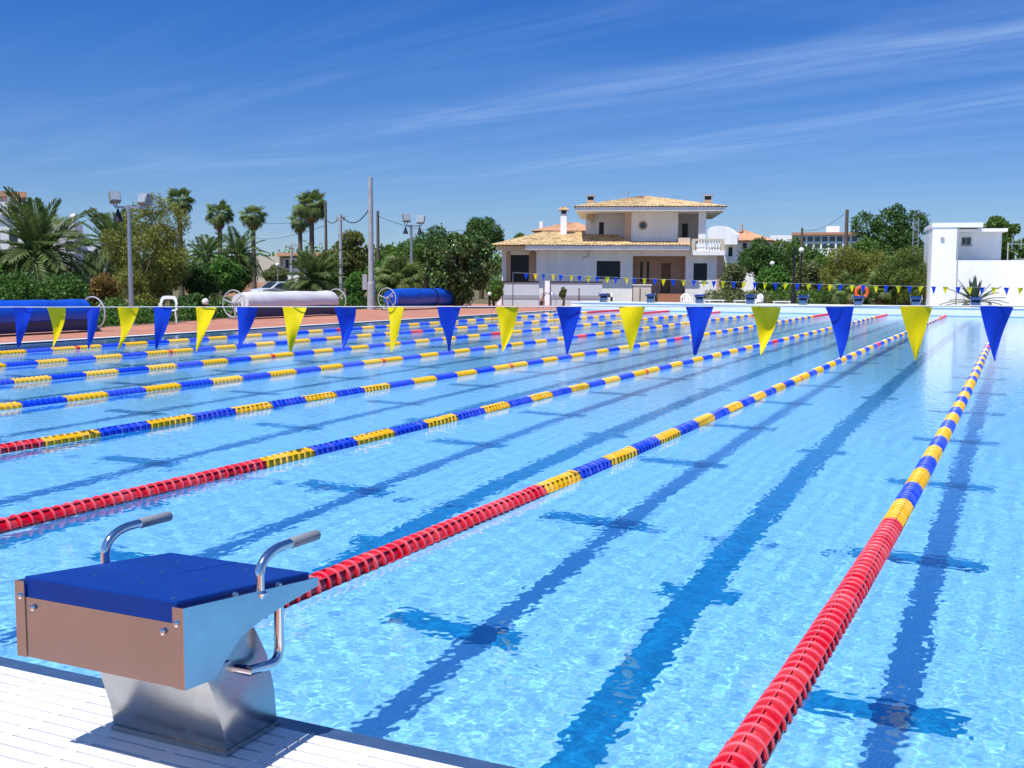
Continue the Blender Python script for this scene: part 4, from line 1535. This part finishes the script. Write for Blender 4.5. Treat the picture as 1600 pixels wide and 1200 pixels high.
MB().box((-.27, -.03, bz(407) + .051), (2.52, 4.03, bz(407) + .12)).build('capping', M_conc, t)


# simple far buildings
def far_building(name, label, u, dep, yaw, cat='building'):
    t = thing(name, label, cat, base_at(u, dep), yaw)
    k = dep / F_PX
    return t, (lambda uu: (uu - u) * k), (lambda v: CZ + (434 + u * .0047 - v) * k)


def fwin(t, x0_, x1_, z0_, z1_, y, m=None):
    o = MB().box((x0_, y - .05, z0_), (x1_, y - .01, z1_)).build('window', m or M_glass, t)
    MB().box((x0_ - .1, y - .09, z0_ - .1), (x1_ + .1, y - .011, z0_ - .001)).build('sill', M_wall, o)


t, X_, Z_ = far_building('apartment_block', 'white apartment block with terracotta terrace roof at the left edge', 10, 92, YAW + .45)
MB().box((X_(-70), 0, 0), (X_(52), 9, Z_(338))).build('wall', M_wallbright, t)
MB().box((X_(-70), 1.5, Z_(338)), (X_(35), 9, Z_(309))).build('upper_wall', M_wall, t)
MB().box((X_(-70), -.2, Z_(338) + .001), (X_(54), .1, Z_(318))).build('parapet', M_wallbright, t)
MB().box((X_(-70), .2, Z_(309) + .001), (X_(44), 9.2, Z_(301))).build('terrace_roof', M_roof2, t)
for q in (-40, -10, 16):
    MB().box((X_(q), .3, Z_(318)), (X_(q + 4), .6, Z_(309))).build('pillar', M_wallbright, t)
    fwin(t, X_(q + 7), X_(q + 18), Z_(335), Z_(316), 1.5)
    fwin(t, X_(q), X_(q + 12), Z_(385), Z_(360), 0)
t, X_, Z_ = far_building('apartment_block', 'pale pink apartment block right of the large date palm', 100, 88, YAW + .3)
MB().box((X_(40), 0, 0), (X_(118), 8, Z_(346))).build('wall', mat('pale_pink_render', (.62, .56, .54), .85, var=.06, scale=1), t)
MB().box((X_(118) + .002, 1, 0), (X_(160), 8, Z_(381))).build('low_wing', M_wallbright, t)
fwin(t, X_(104), X_(114), Z_(395), Z_(378), 0)
fwin(t, X_(60), X_(72), Z_(385), Z_(365), 0)
fwin(t, X_(128), X_(140), Z_(405), Z_(392), 1)
ck = MB().box((X_(113), 1, Z_(346)), (X_(117), 1.4, Z_(341))).build('chimney', M_wallbright, t)
MB().ball((X_(115), 1.2, Z_(339)), .25, 10, 6).build('cap', M_wallbright, ck)
t, X_, Z_ = far_building('terraced_villa', 'distant cream villa with brown tiled roof seen between the palms', 445, 130, YAW - .1)
MB().box((X_(395), 0, 0), (X_(437), 9, Z_(402))).build('wall', M_cream, t)
MB().box((X_(437) + .002, 1.2, 0), (X_(500), 9, Z_(404))).build('shaded_wall', M_wall, t)
MB().box((X_(430), .3, Z_(404) + .2), (X_(506), 9.5, Z_(396))).build('roof', M_roof2, t)
for q in range(5):
    fwin(t, X_(442 + 9 * q), X_(447 + 9 * q), Z_(420), Z_(407), 1.2)
t, X_, Z_ = far_building('rear_house', 'salmon roofed house just behind the villa', 868, 96, HYAW)
MB().box((X_(836), 0, 0), (X_(915), 9, Z_(364))).build('wall', M_wallbright, t)
hip_roof(X_(830), X_(930), -.6, 9.6, Z_(363), Z_(346), X_(880), X_(900), 4.5).build('roof', M_roof2, t)
MB().box((X_(841), 1, Z_(362)), (X_(846), 1.4, Z_(347))).build('chimney', M_wallbright, t)
t, X_, Z_ = far_building('white_house', 'white house with curved gable and tiled roof right of the villa', 1155, 92, YAW - .35)
gp = [(X_(1108), Z_(362)), (X_(1112), Z_(357)), (X_(1122), Z_(355)), (X_(1134), Z_(356)), (X_(1144), Z_(361)), (X_(1152), Z_(369)), (X_(1154), Z_(374)), (X_(1154), Z_(384)), (X_(1120), Z_(384)), (X_(1108), Z_(392))]
MB().prism(gp, -1.2, .8, 'y').build('curved_gable', M_wallbright, t)
MB().box((X_(1108), -.2, 0), (X_(1200), 8, Z_(379))).build('wall', M_wall, t)
hip_roof(X_(1140), X_(1206), -.8, 8.5, Z_(378), Z_(358), X_(1146), X_(1150), 3.5).build('roof', M_roof2, t)
MB().prism([(X_(1112), Z_(420)), (X_(1122), Z_(405)), (X_(1136), Z_(402)), (X_(1140), Z_(420))], -1.6, -.3, 'y').build('stair_wall', M_wallbright, t)
fwin(t, X_(1160), X_(1166), Z_(392), Z_(376) - .3, -.2)
fwin(t, X_(1176), X_(1186), Z_(392), Z_(376) - .3, -.2)
fwin(t, X_(1138), X_(1144), Z_(402), Z_(388), -.2)
MB().box((X_(1148), 2, Z_(362)), (X_(1152), 2.4, Z_(350))).build('chimney', M_conc, t)
t, X_, Z_ = far_building('hotel', 'distant white hotel with orange roof edge and rows of balconies', 1265, 170, YAW - .3)
MB().box((X_(1203), 0, 0), (X_(1345), 12, Z_(369))).build('wall', M_wallbright, t)
MB().box((X_(1236), -.6, Z_(369) + .001), (X_(1345), 12.2, Z_(365))).build('roof_edge', mat('orange_tile', (.52, .24, .14), .8, var=.1, scale=2), t)
MB().box((X_(1287), 3, Z_(365)), (X_(1307), 6, Z_(354))).build('roof_tower', M_wallbright, t)
for r_ in range(2):
    for q in range(9):
        fwin(t, X_(1238 + 11 * q), X_(1246 + 11 * q), Z_(379 + 11 * r_), Z_(371.5 + 11 * r_), 0)
t = thing('earth_bank', 'low reddish earth bank behind the car and slender palms', 'bank', base_at(400, 92), YAW)
MB().prism([(0, 0), (.5, .9), (1.4, 1.15), (4, 1.2), (5, 0)], -6, 5).build('bank', mat('red_earth', (.30, .16, .10), .95, var=.25, scale=1.2, bump=.05, bscale=3), t)

# ------------------------------------------------------------------ poles, lamps, wires


def pole(name, label, cat, u, dep, v, r0, r1, m, cross=None, wall_box=False):
    t = thing(name, label, cat, base_at(u, dep), YAW)
    h = ztop(u, v, dep)
    MB().tube([(0, 0, -.05), (0, 0, h * .5), (0, 0, h)], [r0, (r0 + r1) / 2, r1], 10).build('shaft', m, t, smooth=True)
    MB().lathe([(r1 * .9, h - .002), (r1 * .9, h + .03), (r1 * .3, h + .05)], 10).build('cap', m, t)
    if cross:
        MB().bar((-cross, 0, h - .25), (cross, 0, h - .25), .09, .09).build('crossarm', m, t)
        for s in (-1, 0, 1):
            MB().lathe([(.04, h - .2), (.05, h - .12), (.03, h - .06)], 8, (s * cross * .85, 0, 0)).build('insulator', M_conc, t)
    if wall_box:
        MB().box((-.42, -.1, 1.0), (-.20, .12, 1.75)).build('meter_box', M_conc, t)
        MB().lathe([(r0 * 1.3, 0), (r0 * 1.25, 1.3), (r0 * 1.1, 1.4)], 14).build('footing', M_conc, t)
    return t, h


pole('utility_pole', 'thick tall grey concrete utility pole beside the right blue reel', 'pole', 580, 53, 279, .155, .105, M_conc, wall_box=True)
pole('utility_pole', 'thinner grey concrete pole right of the silver cover reel', 'pole', 533, 60, 336, .125, .08, M_conc, cross=.25)
pole('utility_pole', 'dark wooden pole just right of the thick concrete pole', 'pole', 591, 72, 331, .13, .09, M_oldwood)
pole('utility_pole', 'dark wooden pole beside the tallest fan palm', 'pole', 510, 74, 316, .13, .08, M_oldwood)
pole('utility_pole', 'small distant pole with crossarm in front of the cream villa', 'pole', 456, 110, 381, .13, .09, M_conc, cross=.7)
pole('utility_pole', 'brown wooden pole rising above the trees right of the hotel', 'pole', 1320, 76, 329, .15, .12, M_oldwood)
pole('utility_pole', 'slim brown pole behind the globe lamp at right', 'pole', 1251, 78, 357, .13, .08, M_oldwood)


def wire(pts, label, r=.012, sag=.5):
    p, q = pts
    path = [p.lerp(q, i / 14) - Vector((0, 0, sag * 4 * (i / 14) * (1 - i / 14))) for i in range(15)]
    t = thing('overhead_wire', label, 'wire', (p.x, p.y, 0))
    m_ = MB().tube(path, r, 5)
    m_.build('wire', M_black, t, world=True)
    MB().ball(p, r * 3, 6, 4).build('clamp', M_black, t, world=True)


wire((at(579, 323, 53), at(534, 338, 60)), 'sagging cable between the two grey concrete poles', .028, .55)
wire((at(532, 338, 60), at(512, 345, 74)), 'short cable left of the thinner concrete pole', .026, .25)
wire((at(508, 338, 74), at(395, 345, 120)), 'upper thin wire running left from the wooden pole', .015, .4)
wire((at(508, 352, 74), at(395, 372, 120)), 'lower thin wire left of the fan palm pair', .015, .4)
wire((at(591, 338, 72), at(760, 350, 90)), 'thin wire running right from the wooden pole', .015, .8)
wire((at(1252, 360, 78), at(1319, 334, 76)), 'thin wire between the two brown poles at right', .014, .4)


def floodlight(u, dep, v_top, label, arms, lowcones, r):
    t = thing('floodlight_mast', label, 'floodlight', base_at(u, dep), YAW + .1)
    h = ztop(u, v_top, dep)
    MB().tube([(0, 0, -.02), (0, 0, h * .5), (0, 0, h)], [r, r * .85, r * .65], 12).build('mast', M_galv, t, smooth=True)
    MB().lathe([(r * 2.4, .02), (r * 2.4, .05), (r * 1.2, .07)], 12).build('base_plate', M_galv, t)
    k = dep / F_PX
    MB().bar((arms[0][0] * k, 0, h - .05), (arms[-1][0] * k, 0, h - .05), .07, .07).build('crossbar', M_galv, t)
    for (du, dv, sz, rz) in arms:
        x, z = du * k, h + dv * k
        mm = Matrix.Translation((x, -.05, z)) @ Matrix.Rotation(rz, 4, 'Z') @ Matrix.Rotation(R_(-24), 4, 'X')
        s = sz * k
        hd = MB().box((-s, -.12, -s), (s, .05, s)).add([(-s, .05, -s), (s, .05, -s), (s, .05, s), (-s, .05, s), (-s * .5, .26, -s * .5), (s * .5, .26, -s * .5), (s * .5, .26, s * .5), (-s * .5, .26, s * .5)], [(0, 1, 5, 4), (1, 2, 6, 5), (2, 3, 7, 6), (3, 0, 4, 7), (4, 5, 6, 7)]).xf(mm).build('lamp_head', M_lampgrey, t)
        MB().box((-s * .85, -.135, -s * .85), (s * .85, -.121, s * .85)).xf(mm).build('lens', M_lampglass, hd)
        MB().bar((x - s * .9, 0, z - s * .2), (x, 0, h - .05), .04, .04).bar((x + s * .9, 0, z - s * .2), (x, 0, h - .05), .04, .04).build('bracket', M_galv, hd)
    for du in lowcones:
        MB().lathe([(.03, h - .1), (.05, h - .2), (.16, h - .5)], 12, (du * k, 0, 0)).build('cone_speaker', M_black, t, smooth=True)


floodlight(204, 34, 322, 'tall floodlight mast on the terracotta deck at left', ((-20, 12, 8.2, .5), (25, 9, 8.2, -.5)), (-16,), .082)
floodlight(643, 62, 352, 'smaller twin floodlight mast behind the right blue reel', ((-8, 10, 6, .4), (15, 8, 6, -.4)), (-9, 13), .11)

for (u, dep, v, lab, gcol) in ((434, 84, 414, 'globe street lamp on a grey post behind the silver reel', M_galv), (1206, 68, 412, 'small globe lamp on a thin post among the right trees', M_black), (1251, 62, 391, 'globe lamp on a tall black post at the far end', M_black)):
    t = thing('globe_lamp', lab, 'street lamp', base_at(u, dep))
    h = ztop(u, v, dep)
    MB().tube([(0, 0, 0), (0, 0, h * .5), (0, 0, h - .15)], [.06, .05, .035], 8).build('post', gcol, t)
    MB().ball((0, 0, h), .16, 12, 8).build('globe', M_globe, t, smooth=True)
t = thing('lamp_column', 'black lamp column rising behind the far blocks', 'lamp post', base_at(1240, 56.5))
MB().lathe([(.16, 0), (.15, .75), (.10, .9), (.07, 1.1), (.06, 3.0), (.05, 3.2)], 12).build('column', M_black, t)
MB().ball((0, 0, 3.24), .07, 8, 6).build('finial', M_black, t)
for (u, dep, lab) in ((320, 37.5, 'black bollard lamp with white globe left of the silver reel'), (765, 60, 'black bollard lamp with white globe left of the garden wall'), (956, 57.5, 'black bollard lamp between the two leftmost far blocks')):
    t = thing('bollard_lamp', lab, 'bollard', base_at(u, dep))
    MB().lathe([(.07, .0), (.06, .55), (.08, .62)], 10).build('post', M_black, t)
    MB().ball((0, 0, .71), .12, 12, 8).build('globe', M_globe, t, smooth=True)
t = thing('lattice_mast', 'thin lattice aerial mast in the trees left of the white building', 'mast', base_at(1428, 64))
h = ztop(1428, 341, 64)
for s in (-1, 1):
    MB().bar((s * .2, 0, 0), (s * .13, 0, h), .05, .05).build('upright', M_galv, t)
for i in range(16):
    z = 1.5 + (h - 1.6) * i / 16
    MB().bar((-.18, 0, z), (.18, 0, z + .15), .03, .03).build('rung', M_galv, t)

# ------------------------------------------------------------------ cover reels


def reel(label, x, ya, yb_, zc, rr, wheel_r, m_top, flap=None, bands=()):
    t = thing('cover_reel', label, 'cover reel', (x, ya, .024), 0, 'pool cover reels on the deck')
    L = yb_ - ya
    n = 26
    prof = []
    roll = MB()
    vs_ = []
    ny_ = 22
    rg = random.Random(int(x * 10 + ya))
    for i in range(ny_ + 1):
        y = L * i / ny_
        wob = rg.uniform(-.012, .012)
        for k in range(n):
            a = 2 * math.pi * k / n
            r = (rr + wob + .012 * math.sin(3 * a + i * .7)) * (.93 if i in (0, ny_) else 1)
            vs_.append((r * math.cos(a), y, zc + r * math.sin(a)))
    fs_ = [(i * n + k, i * n + (k + 1) % n, (i + 1) * n + (k + 1) % n, (i + 1) * n + k) for i in range(ny_) for k in range(n)] + [tuple(range(n)), tuple(ny_ * n + k for k in range(n))[::-1]]
    ro = roll.add(vs_, fs_).build('cover_roll', m_top, t, smooth=True)
    for b in bands:
        MB().lathe([(rr + .018, b * L - .09), (rr + .018, b * L + .09)], n, (0, 0, zc), axis='y', cap=False).build('strap', M_covnavy, ro, smooth=True)
    if flap:
        MB().prism([(rr * .92, zc - .15), (rr * .98, zc - .15), (rr * .72, .06), (rr * .66, .06)], .1, L - .1, 'y').build('loose_flap', flap, ro)
    MB().tube([(0, -.45, zc), (0, L * .5, zc), (0, L + .45, zc)], .045, 10).build('axle', M_galv, t)
    for s, y in ((-1, -.36), (1, L + .36)):
        fr = MB()
        for q in (-1, 1):
            fr.bar((0, y - s * .16, zc), (q * .42, y - s * .16, .03), .05, .05)
        fr.bar((-.45, y - s * .16, .04), (.45, y - s * .16, .04), .06, .05)
        fr.build('stand', M_galv, t)
        wh = MB().torus((0, y, zc), wheel_r, .022, 30, 8, 'y').build('wheel', M_wheel, t, smooth=True)
        for q in range(3):
            a = q * 2.094 + .7
            MB().bar((0, y, zc), (math.cos(a) * wheel_r, y, zc + math.sin(a) * wheel_r), .05, .035).build('spoke', M_wheel, wh)
        MB().lathe([(.07, y - .05), (.08, y), (.07, y + .05)], 12, (0, 0, zc), axis='y').build('hub', M_wheel, wh)
        MB().ball((wheel_r * .7, y - .08, zc + .1), .045, 8, 6).build('knob', M_wheel, wh)
    return t


reel('long blue cover reel at the left edge of the terracotta deck', -23.1, 13.5, 20.3, .50, .41, .46, M_covblue, M_covnavy)
reel('silver cover reel with white wheels and blue underside', -25.35, 29.8, 35.6, .58, .42, .49, M_covwhite, M_covnavy)
reel('short blue cover reel beside the thick concrete pole', -26.75, 42.6, 50.0, .58, .46, .49, M_covblue, None, (.52, .74))

# ------------------------------------------------------------------ pool furniture at the far end


def chair(label, u, dep, z, yaw, frame=False):
    t = thing('plastic_chair', label, 'chair', base_at(u, dep, z), yaw, 'white plastic chairs')
    MB().prism([(-.23, .42), (.22, .44), (.22, .465), (-.23, .445)], -.24, .24).build('seat', M_plastic, t, bevel=.008)
    # arched back with two openings
    n = 14
    outer, inner = [], []
    vs_, fs_ = [], []
    for i in range(n + 1):
        a = math.pi * i / n
        for rx_, rz_, off in (((.285, .47, 0), (.215, .36, 0)) if frame else ((.27, .40, 0), (.20, .31, 0))):
            for dy in (0, .03):
                x = rx_ * math.copysign(abs(math.cos(a)) ** (.45 if frame else 1), math.cos(a))
                z_ = .46 + rz_ * math.sin(a) ** (.45 if frame else .8)
                vs_.append((x, .20 + dy + (z_ - .46) * .25, z_))
    for i in range(n):
        k = i * 4
        fs_ += [(k, k + 4, k + 6, k + 2), (k + 1, k + 3, k + 7, k + 5), (k, k + 1, k + 5, k + 4), (k + 2, k + 6, k + 7, k + 3)]
    bk = MB().add(vs_, fs_).build('backrest', M_plastic, t, smooth=True)
    for q in (() if frame else (-.09, 0, .09)):
        MB().bar((q, .215, .45), (q * 1.05, .30, .765), .055, .02).build('slat', M_plastic, bk)
    for s in (-1, 1):
        MB().tube([(s * .27, .21, .66), (s * .285, 0, .67), (s * .28, -.2, .65), (s * .27, -.24, .45)], .024, 8).build('armrest', M_plastic, t, smooth=True)
        for fy in (-1, 1):
            MB().tube([(s * .22, fy * .2, .44), (s * .25, fy * .24, .2), (s * .265, fy * .27, 0)], [.026, .023, .02], 8).build('leg', M_plastic, t)
    return t


chair('white plastic chair in front of the entrance steps of the house', 1073, 54.5, .02, HYAW + .1)
chair('white plastic chair right of the house beside a far block', 1182, 54.2, .02, HYAW - .9)
chair('white plastic chair standing at the hedge left of the silver reel', 262, 36.2, .0, YAW + .25, True)


def low_table(label, u, dep, w_, z0=.02, d_=.5, h=.36):
    t = thing('low_table', label, 'table', base_at(u, dep, z0), HYAW)
    MB().box((-w_, -d_ / 2, h - .05), (w_, d_ / 2, h)).build('top', M_plastic, t, bevel=.01)
    for sx in (-1, 1):
        for sy in (-1, 1):
            MB().bar((sx * w_ * .85, sy * d_ * .38, 0), (sx * w_ * .85, sy * d_ * .38, h - .05), .05, .05).build('leg', M_plastic, t)


low_table('long low white table right of the chair by the house', 1116, 55.5, .55, h=.52)
low_table('short low white table left of the right far chair', 1158, 55.8, .35, h=.50)
low_table('low pale bench left of the black lamp column', 1222, 56.5, .45, h=.45)
# lifebuoy on a stand
t = thing('lifebuoy_stand', 'orange lifebuoy hanging on a post behind a far block', 'lifebuoy', base_at(1347, 54), HYAW - .2)
MB().tube([(0, .06, .02), (0, .06, .8), (0, .06, 1.35)], .035, 8).build('post', M_galv, t)
rg_ = MB().torus((0, -.06, .98), .27, .075, 28, 10, 'y').build('ring', M_orange, t, smooth=True)
for q in range(4):
    a = math.pi / 4 + q * math.pi / 2
    MB().torus((math.cos(a) * .27, -.06, .98 + math.sin(a) * .27), .078, .008, 12, 5, 'y').build('band', M_plastic, rg_)
# ladder at the far left corner
t = thing('pool_ladder', 'polished pool ladder handrails at the far left corner', 'ladder', (-20.28, 46.6, .03))
for s in (-.27, .27):
    path = [(.32, s, -.9), (.30, s, .35)] + arc((.30, s, .5), (.28, s, .85), (.0, s, .86), 8) + arc((-.05, s, .86), (-.32, s, .85), (-.34, s, .5), 8) + [(-.36, s, .0)]
    MB().tube(path, .022, 10).build('handrail', M_chrome, t, smooth=True)
for z in (-.25, -.55, -.85):
    MB().box((.27, -.25, z - .02), (.37, .25, z + .02)).build('step', M_chrome, t)

# ------------------------------------------------------------------ parked cars beyond the deck


def car(label, u, dep, yaw, mc):
    t = thing('parked_car', label, 'car', base_at(u, dep), yaw, 'cars parked beyond the deck')
    side = [(-1.95, .30), (-1.98, .62), (-1.75, .80), (-1.15, .88), (-.55, 1.28), (.75, 1.32), (1.45, .95), (1.9, .88), (1.98, .6), (1.95, .3)]
    body = MB()
    n = len(side)
    vs_ = []
    for y, inset in ((-.80, 0), (.80, 0)):
        vs_ += [(x, y * (.84 if z > .9 else 1), z) for x, z in side]
    body.add(vs_, [tuple(range(n)), tuple(range(2 * n - 1, n - 1, -1))] + [(i, n + i, n + (i + 1) % n, (i + 1) % n) for i in range(n)])
    body.build('body', mc, t, bevel=.03)
    for s in (-1, 1):
        y = s * .80
        MB().add([(-.95, y * 1.002, .93), (1.25, y * 1.002, .96), (.70, y * .852, 1.25), (-.50, y * .852, 1.22)], [(0, 1, 2, 3)]).build('side_window', M_glass, t)
        for x in (-1.22, 1.22):
            wl = MB().lathe([(.30, y - .1), (.32, y - .06), (.32, y + .06), (.30, y + .1)], 18, (x, 0, .31), axis='y').build('wheel', M_black, t, smooth=True)
            MB().lathe([(.18, y + s * .09), (.17, y + s * .112)], 14, (x, 0, .31), axis='y').build('rim', M_galv, wl)
        MB().ball((-1.88, s * .58, .68), (.08, .14, .08), 10, 6).build('headlight', M_lampglass, t)
        MB().ball((1.92, s * .60, .72), (.05, .12, .09), 10, 6).build('tail_light', M_orange, t)
    MB().add([(-1.14, -.62, .905), (-1.14, .62, .905), (-.58, .58, 1.285), (-.58, -.58, 1.285)], [(0, 1, 2, 3)]).build('windscreen', M_glass, t)
    MB().add([(1.42, -.62, .985), (1.42, .62, .985), (.80, .58, 1.315), (.80, -.58, 1.315)], [(0, 1, 2, 3)]).build('rear_window', M_glass, t)


car('silver car parked behind the silver cover reel', 438, 72, YAW + .75, mat('silver_paint', (.72, .76, .78), .25, .3))
car('dark car parked right of the silver car', 474, 74, YAW + .9, mat('dark_paint', (.03, .035, .045), .25, .3))
